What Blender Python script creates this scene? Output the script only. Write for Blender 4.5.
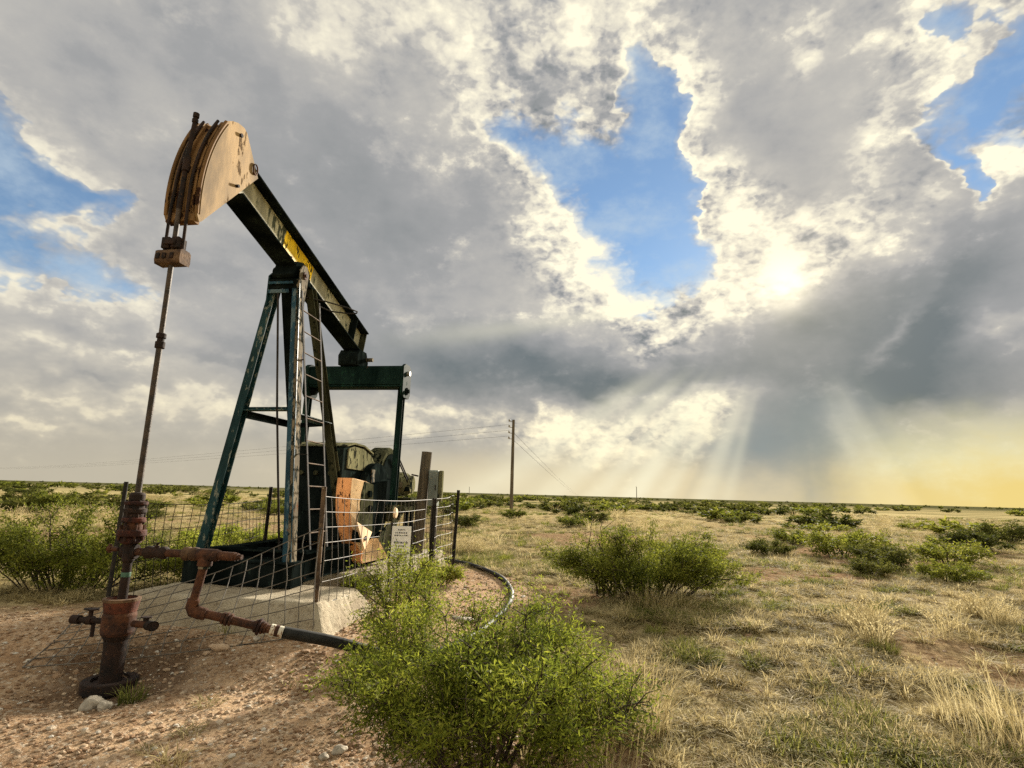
import bpy, bmesh, math, random
import numpy as np
from mathutils import Vector, Matrix, noise as mnoise
R_ = math.radians
for o in list(bpy.data.objects):
    bpy.data.objects.remove(o)
scene = bpy.context.scene
COL = scene.collection

# ------------------------------------------------------------------ camera
CAM_H = 1.25
FOC = 570.0
ROLL = R_(1.57)
PITCH = math.atan(110 * math.cos(ROLL) / FOC)
_F = Vector((0, math.cos(PITCH), math.sin(PITCH)))
_U0 = Vector((0, -math.sin(PITCH), math.cos(PITCH)))
_R0 = Vector((1, 0, 0))
_R = _R0 * math.cos(ROLL) + _U0 * math.sin(ROLL)
_U = _U0 * math.cos(ROLL) - _R0 * math.sin(ROLL)
cam_data = bpy.data.cameras.new('camera')
cam = bpy.data.objects.new('camera', cam_data)
COL.objects.link(cam)
cam_data.sensor_width = 36.0
cam_data.lens = FOC / 1024 * 36.0
cam_data.clip_start = 0.05
cam_data.clip_end = 20000
cam.matrix_world = Matrix(((_R.x, _U.x, -_F.x, 0), (_R.y, _U.y, -_F.y, 0), (_R.z, _U.z, -_F.z, CAM_H), (0, 0, 0, 1)))
scene.camera = cam

scene.view_settings.view_transform = 'Standard'
scene.view_settings.look = 'None'
scene.view_settings.exposure = 1.3
scene.view_settings.gamma = 1.0
scene.view_settings.use_curve_mapping = False

# ------------------------------------------------------------------ sun
SUN_AZ, SUN_EL = R_(26.6), R_(19.4)
sd = bpy.data.lights.new('sun', 'SUN')
sd.energy = 5.0
sd.angle = R_(5.0)
sd.color = (1.0, 0.91, 0.76)
sun = bpy.data.objects.new('sun', sd)
COL.objects.link(sun)
SUN_DIR = Vector((math.sin(SUN_AZ) * math.cos(SUN_EL), math.cos(SUN_AZ) * math.cos(SUN_EL), math.sin(SUN_EL)))
sun.rotation_euler = SUN_DIR.to_track_quat('Z', 'Y').to_euler()

# ------------------------------------------------------------------ node expression helper
class X:
    """A node socket that can be combined with + - * / into Math nodes."""
    def __init__(s, nt, sock):
        s.nt, s.k = nt, sock
    def _m(s, op, *b):
        n = s.nt.nodes.new('ShaderNodeMath'); n.operation = op
        for i, v in enumerate((s,) + b):
            if isinstance(v, X): s.nt.links.new(v.k, n.inputs[i])
            else: n.inputs[i].default_value = v
        return X(s.nt, n.outputs[0])
    def __add__(s, b): return s._m('ADD', b)
    __radd__ = __add__
    def __sub__(s, b): return s._m('SUBTRACT', b)
    def __rsub__(s, b): return s._m('MULTIPLY', -1.0) + b
    def __mul__(s, b): return s._m('MULTIPLY', b)
    __rmul__ = __mul__
    def __truediv__(s, b): return s._m('DIVIDE', b)
    def f(s, op, *b): return s._m(op, *b)
    def clamp(s):
        r = s._m('ADD', 0.0); r.k.node.use_clamp = True; return r
    def step(s, a, b, kind='SMOOTHSTEP', lo=0.0, hi=1.0):
        n = s.nt.nodes.new('ShaderNodeMapRange'); n.interpolation_type = kind
        s.nt.links.new(s.k, n.inputs[0])
        for i, v in enumerate((a, b, lo, hi)): n.inputs[i + 1].default_value = v
        return X(s.nt, n.outputs[0])

def vmath(nt, op, a, b=None):
    n = nt.nodes.new('ShaderNodeVectorMath'); n.operation = op
    for i, v in enumerate((a, b)):
        if v is None: continue
        if isinstance(v, X): nt.links.new(v.k, n.inputs[i])
        else: n.inputs[i].default_value = v
    return X(nt, n.outputs['Value' if op in ('DOT_PRODUCT', 'LENGTH') else 'Vector'])

def vscale(nt, a, k):
    n = nt.nodes.new('ShaderNodeVectorMath'); n.operation = 'SCALE'
    nt.links.new(a.k, n.inputs[0])
    if isinstance(k, X): nt.links.new(k.k, n.inputs['Scale'])
    else: n.inputs['Scale'].default_value = k
    return X(nt, n.outputs[0])

def xyz(nt, x, y, z=0.0):
    n = nt.nodes.new('ShaderNodeCombineXYZ')
    for i, v in enumerate((x, y, z)):
        if isinstance(v, X): nt.links.new(v.k, n.inputs[i])
        else: n.inputs[i].default_value = v
    return X(nt, n.outputs[0])

def sep(nt, v):
    n = nt.nodes.new('ShaderNodeSeparateXYZ'); nt.links.new(v.k, n.inputs[0])
    return [X(nt, n.outputs[i]) for i in range(3)]

def noise(nt, v, scale, detail=4.0, rough=0.5, dist=0.0, out=0, dims='3D', lac=2.0):
    n = nt.nodes.new('ShaderNodeTexNoise'); n.noise_dimensions = dims
    if v is not None: nt.links.new(v.k, n.inputs['Vector'])
    n.inputs['Scale'].default_value = scale; n.inputs['Detail'].default_value = detail
    n.inputs['Roughness'].default_value = rough; n.inputs['Distortion'].default_value = dist
    n.inputs['Lacunarity'].default_value = lac
    return X(nt, n.outputs[out])

def voronoi(nt, v, scale, feature='F1', out='Distance', rnd=1.0):
    n = nt.nodes.new('ShaderNodeTexVoronoi'); n.feature = feature
    if v is not None: nt.links.new(v.k, n.inputs['Vector'])
    n.inputs['Scale'].default_value = scale; n.inputs['Randomness'].default_value = rnd
    return X(nt, n.outputs[out])

def mixc(nt, f, a, b, blend='MIX'):
    n = nt.nodes.new('ShaderNodeMix'); n.data_type = 'RGBA'; n.blend_type = blend
    if isinstance(f, X): nt.links.new(f.k, n.inputs[0])
    else: n.inputs[0].default_value = f
    for i, v in ((6, a), (7, b)):
        if isinstance(v, X): nt.links.new(v.k, n.inputs[i])
        else: n.inputs[i].default_value = (*v, 1.0) if len(v) == 3 else v
    return X(nt, n.outputs[2])

def srgb(r, g, b):
    return tuple((c / 255 / 12.92) if c / 255 <= 0.04045 else ((c / 255 + 0.055) / 1.055) ** 2.4 for c in (r, g, b))

# ------------------------------------------------------------------ sky: clear Nishita air, broken cloud over it
# soft ellipses in degrees: azimuth, elevation, tilt, half width, half height, strength
HOLE = [
    (-45.0, 23.8, 28, 2.6, 4.2, 1.05),
    (-41.9, 22.0, -28, 3.6, 1.6, 0.95),
    (-39.8, 19.0, 0, 4.2, 1.3, -0.5),
    (-38.2, 21.5, 0, 4.1, 1.7, 0.75),
    (-47.7, 19.9, 0, 4.6, 4.6, 1.0),
    (-38.3, 15.6, 0, 4.9, 2.2, 0.62),
    (-43.1, 16.2, 0, 2.7, 2.3, 0.45),
    (-40.3, 17.9, 0, 3.6, 1.5, 0.3),
    (0.1, 35.1, -28, 4.4, 1.8, 0.7),
    (7.9, 31.9, -28, 6.6, 4.2, 0.95),
    (13.8, 32.8, 0, 4.1, 4.5, 1.0),
    (15.0, 27.0, 0, 5.0, 5.4, 1.0),
    (17.6, 23.1, 28, 4.5, 3.1, 0.9),
    (25.4, 27.9, 0, 3.6, 5.2, -0.5),
    (20.4, 27.7, 0, 1.1, 4.2, -0.5),
    (9.0, 32.3, -28, 1.3, 2.3, -0.4),
    (14.9, 33.5, -28, 0.8, 2.1, -0.35),
    (15.0, 36.4, 0, 2.5, 4.2, 0.8),
    (4.6, 31.1, 0, 2.3, 1.3, 0.3),
    (9.9, 38.4, 0, 2.2, 3.9, -0.75),
    (6.2, 40.5, -28, 2.9, 3.1, -0.4),
    (19.6, 34.6, 0, 1.0, 3.3, -0.2),
    (41.3, 36.7, 0, 2.1, 1.7, 0.75),
    (42.9, 29.3, 28, 2.6, 3.0, 1.1),
    (46.1, 32.3, 0, 1.9, 3.5, 0.8),
    (40.4, 26.1, 0, 0.8, 2.5, 0.75),
    (43.9, 31.5, -28, 1.9, 2.7, 0.4),
]
LIT = [
    (-3.3, 36.5, -28, 3.2, 2.6, 0.25),
    (3.0, 31.1, -28, 3.6, 3.7, 0.45),
    (7.9, 27.4, 28, 3.7, 5.7, 0.55),
    (11.0, 22.1, 0, 4.2, 4.6, 0.6),
    (4.8, 23.2, 0, 4.1, 5.5, 0.25),
    (13.0, 19.2, 0, 4.1, 2.6, 0.3),
    (18.6, 36.3, 0, 1.7, 4.6, 0.4),
    (19.9, 32.1, 0, 1.8, 5.2, 0.45),
    (22.0, 25.8, 28, 3.3, 4.7, 0.55),
    (24.7, 24.5, 0, 3.3, 3.0, 0.32),
    (28.0, 21.8, 28, 5.1, 2.2, 0.5),
    (32.4, 24.8, 28, 3.8, 3.2, 0.25),
    (35.3, 30.5, -28, 2.0, 4.4, 0.25),
    (37.3, 24.5, -28, 1.0, 2.9, 0.25),
    (26.6, 19.4, 0, 3.1, 1.9, 0.8),
    (21.7, 19.0, 0, 4.5, 1.9, 0.45),
    (17.8, 16.0, 28, 4.8, 2.4, 0.5),
    (14.4, 14.3, 28, 3.9, 2.0, 0.3),
    (32.8, 21.0, 0, 3.2, 1.6, 0.35),
    (-10.5, 41.7, 0, 14.5, 2.1, 0.35),
    (-20.1, 39.9, -28, 8.6, 2.0, 0.28),
    (-4.5, 38.0, -28, 4.0, 2.4, 0.35),
    (9.0, 40.4, -28, 6.8, 4.0, 0.35),
    (4.5, 42.0, 0, 5.5, 2.8, 0.2),
    (-2.6, 43.8, 0, 14.2, 2.2, 0.2),
    (29.2, 36.6, -28, 1.4, 2.8, 0.25),
    (29.6, 40.1, 0, 10.8, 2.9, 0.12),
    (37.5, 36.3, 0, 2.3, 2.0, 0.2),
    (43.1, 25.5, 0, 2.2, 1.7, 0.35),
    (43.2, 26.5, 28, 2.3, 1.4, 0.3),
    (-41.5, 25.2, -28, 3.0, 1.8, 0.35),
    (-39.2, 23.7, 0, 3.0, 1.2, 0.35),
    (-39.9, 19.2, 28, 4.2, 1.3, 0.2),
    (-42.4, 13.5, -28, 2.4, 2.2, 0.3),
    (-41.7, 18.3, 0, 3.3, 1.5, 0.2),
    (-39.8, 10.0, 0, 7.8, 0.7, 0.26),
    (-38.7, 6.7, 0, 5.9, 0.6, 0.28),
    (-40.2, 4.6, 0, 5.3, 0.6, 0.26),
    (-32.8, 8.0, 0, 7.1, 0.7, 0.26),
    (-37.0, 8.8, 0, 6.9, 0.7, -0.16),
    (-29.3, 10.9, 0, 7.1, 0.9, -0.14),
    (-27.3, 7.1, 0, 5.9, 0.9, 0.28),
    (-35.1, 15.1, -28, 2.7, 1.6, 0.2),
    (-32.7, 13.0, 0, 4.0, 1.0, 0.15),
    (-14.9, 6.7, 0, 5.7, 1.1, 0.24),
    (-8.1, 7.2, 0, 6.7, 1.2, 0.28),
    (-15.7, 5.1, 0, 8.2, 0.7, -0.12),
    (2.9, 6.4, 0, 4.2, 1.8, 0.26),
    (10.9, 7.5, 28, 3.9, 2.4, 0.4),
    (17.6, 8.9, 0, 4.6, 2.0, 0.5),
    (8.9, 4.5, 0, 3.0, 2.3, 0.2),
    (20.4, 9.7, 0, 2.6, 1.2, 0.4),
    (38.5, 6.7, 0, 5.7, 1.1, 0.25),
    (42.3, 14.0, 0, 1.8, 1.2, 0.35),
    (34.7, 14.4, -28, 0.7, 3.2, 0.3),
    (30.1, 5.4, 0, 1.1, 3.4, 0.35),
    (17.5, 4.6, 0, 2.6, 2.5, 0.35),
    (-27.2, 28.0, 0, 18.3, 6.1, -0.14),
    (-12.3, 25.2, -28, 11.1, 5.7, -0.16),
    (-6.4, 12.1, 0, 13.4, 2.6, -0.18),
    (2.8, 13.4, 0, 11.5, 2.6, -0.44),
    (8.9, 10.6, 0, 12.4, 1.7, -0.36),
    (17.7, 11.3, 0, 7.3, 1.4, -0.3),
    (18.9, 19.0, 0, 2.4, 1.1, -0.35),
    (30.0, 15.0, 0, 7.1, 4.3, -0.3),
    (37.3, 14.1, 0, 7.0, 6.8, -0.42),
    (34.7, 8.6, 0, 8.3, 2.6, -0.3),
    (27.0, 6.3, 0, 6.6, 3.4, -0.22),
    (24.4, 4.1, 0, 5.2, 3.5, -0.2),
    (31.6, 25.0, 28, 3.8, 2.5, -0.1),
    (39.1, 19.3, 0, 4.1, 3.7, -0.2),
    (22.4, 32.5, -28, 3.9, 4.7, -0.02),
    (27.1, 33.2, -28, 5.8, 4.3, -0.12),
    (18.8, 16.0, 0, 8.2, 2.9, -0.1),
    (43.2, 35.5, 0, 1.2, 1.8, -0.1),
    (-25.4, 12.8, 0, 7.6, 1.3, -0.1),
    (-36.3, 18.2, 0, 3.6, 1.0, -0.08),
    (-39.4, 11.8, 0, 5.6, 1.1, -0.12),
]
SHAFT = [
    (25.1, 4.4, 0, 4.9, 3.6, 0.8),
    (29.8, 6.7, 0, 3.0, 3.0, 0.35),
    (20.1, 4.1, 0, 2.8, 2.2, 0.3),
]

world = bpy.data.worlds.new('World'); scene.world = world; world.use_nodes = True

def build_sky():
    nt = world.node_tree; nt.nodes.clear()
    out = nt.nodes.new('ShaderNodeOutputWorld'); bg = nt.nodes.new('ShaderNodeBackground')
    nt.links.new(bg.outputs[0], out.inputs[0])
    tc = nt.nodes.new('ShaderNodeTexCoord'); D = X(nt, tc.outputs['Generated'])
    dx, dy, dz = sep(nt, D)
    az = dx.f('ARCTAN2', dy) * (180 / math.pi)
    el = dz.f('ARCSINE') * (180 / math.pi)
    # clouds are stretched sideways low down
    P = vmath(nt, 'MULTIPLY', D, (1.0, 1.0, 1.55))
    wa = noise(nt, P, 5.0, 2.0, 0.55, out=1)
    wb = noise(nt, P, 17.0, 3.0, 0.62, out=1)
    A0 = xyz(nt, az, el)
    warp = vmath(nt, 'ADD', vmath(nt, 'MULTIPLY', vmath(nt, 'SUBTRACT', wa, (.5, .5, .5)), (9, 6, 0)),
                 vmath(nt, 'MULTIPLY', vmath(nt, 'SUBTRACT', wb, (.5, .5, .5)), (4.5, 3.5, 0)))
    A = vmath(nt, 'ADD', A0, warp)
    def field(rows, base):
        acc = None
        for i, (a0, e0, t, ra, rb, amp) in enumerate(sorted(rows, key=lambda r: r[2])):
            ct, st = math.cos(R_(t)), math.sin(R_(t))
            if i % 20 == 0 or t != last:        # a fresh copy of the coordinates now and then keeps the shader's stack short
                B = A if acc is None else vmath(nt, 'ADD', A, xyz(nt, acc * 1e-6, 0.0))
                At = B if t == 0 else xyz(nt, vmath(nt, 'DOT_PRODUCT', B, (ct, st, 0)), vmath(nt, 'DOT_PRODUCT', B, (-st, ct, 0)))
                last = t
            ca, cb = a0 * ct + e0 * st, -a0 * st + e0 * ct
            ka, kb = 1 / (2.4 * ra), 1 / (2.4 * rb)
            n = nt.nodes.new('ShaderNodeVectorMath'); n.operation = 'MULTIPLY_ADD'
            nt.links.new(At.k, n.inputs[0]); n.inputs[1].default_value = (ka, kb, 0); n.inputs[2].default_value = (-ca * ka, -cb * kb, 0)
            g = nt.nodes.new('ShaderNodeTexGradient'); g.gradient_type = 'QUADRATIC_SPHERE'
            nt.links.new(n.outputs[0], g.inputs[0])
            acc = X(nt, g.outputs[1]).f('MULTIPLY_ADD', amp, base if acc is None else acc)
        return acc
    hole = field(HOLE, 0.0)
    # broken sky goes on round the back
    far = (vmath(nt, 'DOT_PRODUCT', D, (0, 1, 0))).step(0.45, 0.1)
    back = noise(nt, P, 2.1, 3.0, 0.5).step(0.52, 0.72)
    hole = hole + back * far
    def billow(p):
        n = nt.nodes.new('ShaderNodeTexVoronoi'); n.feature = 'F1'
        q = vmath(nt, 'ADD', p, vscale(nt, vmath(nt, 'SUBTRACT', wb, (.5, .5, .5)), 0.05))
        nt.links.new(q.k, n.inputs['Vector']); n.inputs['Scale'].default_value = 15.0
        n.inputs['Detail'].default_value = 2.0; n.inputs['Roughness'].default_value = 0.55; n.inputs['Lacunarity'].default_value = 2.3
        return 1.0 - X(nt, n.outputs['Distance'])
    f1 = noise(nt, P, 9.0, 6.0, 0.60)
    f2 = noise(nt, P, 30.0, 4.0, 0.60)
    P2 = vmath(nt, 'ADD', P, tuple(0.032 * c for c in (SUN_DIR.x, SUN_DIR.y, SUN_DIR.z * 1.9)))
    f1s = noise(nt, P2, 9.0, 6.0, 0.60)
    relief = f1 - f1s                                        # lit side towards the sun, shade behind
    P3 = vmath(nt, 'ADD', P, tuple(0.010 * c for c in (SUN_DIR.x, SUN_DIR.y, SUN_DIR.z * 1.9)))
    b2 = billow(P)
    relief2 = b2 - billow(P3)
    broad = noise(nt, P, 3.2, 3.0, 0.55)
    sunny = vmath(nt, 'DOT_PRODUCT', D, tuple(SUN_DIR))       # 1 towards the sun
    near_sun = sunny.step(0.70, 0.99)
    hf = hole + (f1 - 0.5) * 0.80 + (f2 - 0.5) * 0.50 + (0.18 - b2) * 0.40 * hole.step(0.05, 0.35)
    crisp = broad.step(0.42, 0.58) * (near_sun * 0.5 + 0.5)
    clear = hf.step(0.34, 0.46) * (crisp * 0.55 + 0.15) + hf.step(0.28, 0.86) * (0.85 - crisp * 0.55)
    rim = hf.step(0.02, 0.34) * (1.0 - clear)
    lf = field(LIT, 0.17) + far * 0.45  # unseen cloud behind the view brightened to add fill on ground and front faces
    calm = (lf + rim * 0.3).step(0.12, 0.55) * (near_sun * 0.70 + 0.30)   # lit cloud near the sun is crisp, shaded cloud is soft
    lit = lf + (broad - 0.5) * 0.55 + (f1 - 0.5) * (calm * 1.3 + 0.07) + relief * (calm * 1.9 + 0.24) + (f2 - 0.5) * calm * 0.7 + relief2 * calm * 1.1
    lit = lit + rim * (near_sun * 0.26 + 0.12)
    # cloud colours: slate shade, grey, warm white
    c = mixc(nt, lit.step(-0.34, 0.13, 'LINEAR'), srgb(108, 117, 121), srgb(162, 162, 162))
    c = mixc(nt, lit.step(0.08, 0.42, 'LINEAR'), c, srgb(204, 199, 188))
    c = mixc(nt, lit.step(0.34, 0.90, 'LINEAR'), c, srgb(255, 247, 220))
    # low cloud and air take the warm colour of the horizon
    low = el.step(16.0, 1.0)
    c = mixc(nt, low * 0.55, c, mixc(nt, 1.0, c, (1.05, .96, .74), 'MULTIPLY'))
    sky = nt.nodes.new('ShaderNodeTexSky'); sky.sky_type = 'NISHITA'; sky.sun_disc = False
    sky.sun_elevation = SUN_EL; sky.sun_rotation = SUN_AZ
    sky.air_density = 1.0; sky.dust_density = 0.1; sky.ozone_density = 3.0
    blue = mixc(nt, 1.0, vscale(nt, X(nt, sky.outputs[0]), 0.12), (0.66, 0.86, 0.96), 'MULTIPLY')
    wisp = f1.step(0.38, 0.72) * 0.50 + 0.18
    blue = mixc(nt, wisp, blue, srgb(190, 205, 215))
    c = mixc(nt, clear, c, blue)
    # haze band along the horizon, yellow on the right where the cloud base lifts
    w_az = az + (f1 - 0.5) * 14.0 + (broad - 0.5) * 6.0
    w_el = el + (f1 - 0.5) * 4.0
    hz = w_el.step(5.6, 0.6)
    hcol = mixc(nt, w_az.step(-30, 12), srgb(190, 181, 160), srgb(232, 213, 168))
    hcol = mixc(nt, w_az.step(24, 38), hcol, srgb(236, 210, 130))
    c = mixc(nt, hz * 0.80, c, hcol)
    yel = w_az.step(24, 37) * w_el.step(9.0, 3.2)
    c = mixc(nt, yel * 0.80, c, mixc(nt, (w_el + (f1 - 0.5) * 6.0).step(1.0, 6.5), srgb(235, 209, 128), srgb(240, 231, 178)))
    c = mixc(nt, field(SHAFT, 0.0).clamp(), c, srgb(138, 147, 146))      # slate shaft of rain under the cloud base
    # crepuscular rays fanning out below the sun
    sx, sy = 26.6, 19.4
    ux = (az - sx) * math.cos(SUN_EL); uy = (sy + 1.0) - el
    ang = ux.f('ARCTAN2', uy)
    rr = (ux * ux + uy * uy).f('SQRT')
    rn = noise(nt, xyz(nt, ang * 3.4, rr * 0.004, 7.3), 2.0, 2.0, 0.50)
    fan = ang.step(-1.02, -0.80) * (ang.step(0.20, 0.0) * 0.75 + ang.step(0.62, 0.35) * 0.25)
    reach = rr.step(8.0, 15.0) * uy.step(6.5, 12.0)
    beams = None
    for a, w, k in ((-0.93, .06, .55), (-0.81, .05, .75), (-0.70, .04, .6), (-0.60, .06, .85), (-0.49, .035, .45), (-0.36, .05, .50), (-0.27, .03, .28), (0.22, .05, .16), (0.33, .08, .26), (0.47, .05, .2)):
        q = (ang - a) * (1 / w); g = ((q * q) * -1.0).f('EXPONENT') * k
        beams = g if beams is None else beams + g
    ray = (beams * (rn.step(0.25, 0.65) * 0.8 + 0.2) * (f1 * 0.8 + 0.6)).clamp() * reach
    q = (ang + 1.42) * (1 / 0.035)
    ray = ray + ((q * q) * -1.0).f('EXPONENT') * rr.step(9.0, 16.0) * rr.step(42.0, 26.0) * 0.30
    c = mixc(nt, ray.clamp() * 0.78, c, srgb(250, 244, 212))
    shade = rn.step(0.50, 0.36) * fan * reach
    c = mixc(nt, shade * (1.0 - ray.clamp()) * 0.30, c, srgb(134, 142, 138))
    # the sun burning through a thin place
    g = (sunny - 1.0) * 1500.0
    burn = g.f('EXPONENT') * (f1 + 0.25)
    c = mixc(nt, burn.clamp(), c, (1.6, 1.45, 1.05))
    g2 = ((sunny - 1.0) * 90.0).f('EXPONENT') * 0.13
    c = mixc(nt, g2, c, (1.2, 1.02, .68))
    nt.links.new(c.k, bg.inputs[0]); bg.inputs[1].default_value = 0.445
build_sky()
world.cycles.sampling_method = 'NONE'
cy = scene.cycles
cy.use_adaptive_sampling = True; cy.adaptive_threshold = 0.01; cy.adaptive_min_samples = 24
cy.max_bounces = 5; cy.diffuse_bounces = 2; cy.glossy_bounces = 2; cy.transmission_bounces = 3; cy.transparent_max_bounces = 6
cy.use_denoising = False; cy.sample_clamp_direct = 6.0; cy.sample_clamp_indirect = 2.5; cy.caustics_reflective = False; cy.caustics_refractive = False

# ------------------------------------------------------------------ materials
def new_mat(name):
    m = bpy.data.materials.new(name); m.use_nodes = True
    nt = m.node_tree; nt.nodes.clear()
    out = nt.nodes.new('ShaderNodeOutputMaterial')
    return m, nt, out

def principled(nt, out, col, rough=0.6, metal=0.0, bump=None, bump_d=0.01, spec=0.5):
    b = nt.nodes.new('ShaderNodeBsdfPrincipled')
    for k, v in (('Base Color', col), ('Roughness', rough), ('Metallic', metal), ('Specular IOR Level', spec)):
        if isinstance(v, X): nt.links.new(v.k, b.inputs[k])
        elif k == 'Base Color': b.inputs[k].default_value = (*v, 1)
        else: b.inputs[k].default_value = v
    if bump is not None:
        n = nt.nodes.new('ShaderNodeBump'); n.inputs['Distance'].default_value = bump_d; n.inputs['Strength'].default_value = 1.0
        nt.links.new(bump.k, n.inputs['Height']); nt.links.new(n.outputs[0], b.inputs['Normal'])
    nt.links.new(b.outputs[0], out.inputs[0])
    return b

def obj_co(nt):
    tc = nt.nodes.new('ShaderNodeTexCoord'); return X(nt, tc.outputs['Object'])

def painted(name, base, chips, rough=0.45, amount=0.5, rust=0.4, chip_scale=22.0, streak=1.0, spec=0.2):
    """weathered paint: coat, a second tone, chips to an undercoat, rust where it has gone through"""
    m, nt, out = new_mat(name); co = obj_co(nt)
    st = vmath(nt, 'MULTIPLY', co, (1, 1, 0.35 if streak else 1))
    n1 = noise(nt, st, 3.0, 5.0, 0.6); n2 = noise(nt, st, chip_scale, 6.0, 0.65); n3 = noise(nt, co, 60.0, 3.0, 0.6)
    c = mixc(nt, n1.step(0.35, 0.7), base, tuple(x * 2.6 + 0.006 for x in base))
    chip = (n2 + (n1 - 0.5) * 0.7).step(0.66 - 0.14 * amount, 0.70 - 0.14 * amount)
    c = mixc(nt, chip, c, chips)
    ru = (noise(nt, st, 7.0, 6.0, 0.7) + (n3 - 0.5) * 0.25).step(0.74 - 0.22 * rust, 0.80 - 0.2 * rust)
    c = mixc(nt, ru * 0.9, c, mixc(nt, n3, (0.055, 0.022, 0.012), (0.20, 0.075, 0.03)))
    principled(nt, out, c, (chip + ru).clamp() * 0.4 + rough, 0.0, n2 + n3 * 0.4, 0.0015, spec)
    return m

def rusty(name, a, b, c3, rough=0.85):
    m, nt, out = new_mat(name); co = obj_co(nt)
    n1 = noise(nt, co, 9.0, 6.0, 0.65); n2 = noise(nt, co, 45.0, 5.0, 0.65)
    c = mixc(nt, n1.step(0.35, 0.65), a, b)
    c = mixc(nt, n2.step(0.58, 0.70) * 0.8, c, c3)
    principled(nt, out, c, rough, 0.0, n1 + n2, 0.004, 0.3)
    return m

def plain(name, col, rough=0.6, metal=0.0, var=0.25, scale=12.0, spec=0.5):
    m, nt, out = new_mat(name); co = obj_co(nt)
    n1 = noise(nt, co, scale, 6.0, 0.6)
    c = mixc(nt, n1.step(0.3, 0.7), tuple(x * (1 - var) for x in col), tuple(min(1, x * (1 + var)) for x in col))
    principled(nt, out, c, rough, metal, n1, 0.001, spec)
    return m

def foliage(name, cols, trans=0.45, rough=0.55):
    """leaf or blade: each one its own shade, light comes through"""
    m, nt, out = new_mat(name)
    g = nt.nodes.new('ShaderNodeNewGeometry'); r = X(nt, g.outputs['Random Per Island'])
    oi = nt.nodes.new('ShaderNodeObjectInfo'); ro = X(nt, oi.outputs['Random'])
    pos = X(nt, g.outputs['Position'])
    n = noise(nt, pos, 2.2, 2.0, 0.5)
    k = (r * 0.55 + ro * 0.35 + (n - 0.5) * 0.9).clamp()
    cr = nt.nodes.new('ShaderNodeValToRGB'); nt.links.new(k.k, cr.inputs[0])
    el = cr.color_ramp.elements
    while len(el) < len(cols): el.new(0.5)
    for i, c in enumerate(cols):
        el[i].position = i / (len(cols) - 1); el[i].color = (*c, 1)
    col = X(nt, cr.outputs[0])
    p = nt.nodes.new('ShaderNodeBsdfPrincipled'); nt.links.new(col.k, p.inputs['Base Color'])
    p.inputs['Roughness'].default_value = rough; p.inputs['Specular IOR Level'].default_value = 0.12
    t = nt.nodes.new('ShaderNodeBsdfTranslucent'); nt.links.new(col.k, t.inputs[0])
    mx = nt.nodes.new('ShaderNodeMixShader'); mx.inputs[0].default_value = trans
    nt.links.new(p.outputs[0], mx.inputs[1]); nt.links.new(t.outputs[0], mx.inputs[2]); nt.links.new(mx.outputs[0], out.inputs[0])
    return m

M = {}
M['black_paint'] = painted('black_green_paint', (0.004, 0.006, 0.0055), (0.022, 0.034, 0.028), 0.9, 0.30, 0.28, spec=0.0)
M['leg_paint'] = painted('worn_teal_paint', (0.006, 0.022, 0.024), (0.18, 0.19, 0.15), 0.5, 0.55, 0.45, 30.0, spec=0.1)
M['teal_paint'] = painted('blue_teal_paint', (0.007, 0.028, 0.042), (0.11, 0.16, 0.18), 0.42, 0.70, 0.52, 18.0, spec=0.15)
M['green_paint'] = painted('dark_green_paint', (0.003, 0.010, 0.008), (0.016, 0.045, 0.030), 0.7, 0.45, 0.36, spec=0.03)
M['cream_paint'] = painted('faded_cream_paint', (0.30, 0.28, 0.19), (0.10, 0.11, 0.075), 0.6, 0.7, 0.25, 14.0)
M['bone_paint'] = painted('chalky_bone_paint', (0.105, 0.085, 0.056), (0.02, 0.024, 0.02), 0.8, 0.95, 0.66, 24.0, spec=0.05)
M['yellow_paint'] = painted('yellow_paint', (0.72, 0.47, 0.02), (0.05, 0.045, 0.02), 0.5, 0.75, 0.15, 26.0)
M['tan_paint'] = painted('tan_paint', (0.165, 0.108, 0.048), (0.10, 0.060, 0.026), 0.75, 0.22, 0.08, 9.0)
M['tan_rust'] = painted('rust_stained_tan_paint', (0.125, 0.068, 0.026), (0.032, 0.014, 0.008), 0.7, 0.9, 0.66, 11.0, spec=0.1)
M['orange_paint'] = painted('orange_tan_paint', (0.48, 0.215, 0.085), (0.16, 0.07, 0.03), 0.6, 0.12, 0.05, 26.0)
M['pale_tan'] = painted('pale_tan_paint', (0.60, 0.42, 0.25), (0.40, 0.22, 0.10), 0.6, 0.12, 0.05, 22.0)
M['olive_paint'] = painted('olive_drab_paint', (0.036, 0.036, 0.020), (0.008, 0.010, 0.007), 0.7, 0.8, 0.4, 20.0, spec=0.0)
M['olive_pale'] = painted('pale_olive_paint', (0.105, 0.100, 0.055), (0.026, 0.026, 0.018), 0.65, 0.75, 0.3, 14.0, spec=0.0)
M['rust'] = rusty('brown_rust', (0.022, 0.010, 0.007), (0.092, 0.034, 0.014), (0.17, 0.085, 0.040))
M['dark_rust'] = rusty('blackened_rust', (0.009, 0.006, 0.005), (0.028, 0.013, 0.008), (0.085, 0.038, 0.018))
M['red_rust'] = rusty('red_oxide', (0.014, 0.006, 0.005), (0.085, 0.021, 0.010), (0.15, 0.055, 0.028))
M['orange_rust'] = rusty('orange_oxide', (0.045, 0.015, 0.009), (0.125, 0.036, 0.017), (0.016, 0.014, 0.010))
M['pale_rust'] = rusty('sandy_rust', (0.050, 0.026, 0.014), (0.16, 0.095, 0.050), (0.05, 0.024, 0.013))
M['rod_steel'] = rusty('rod_steel', (0.026, 0.021, 0.017), (0.070, 0.048, 0.032), (0.13, 0.095, 0.065), 0.6)
M['bright_steel'] = plain('worn_steel', (0.42, 0.40, 0.36), 0.4, 0.6)
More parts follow.
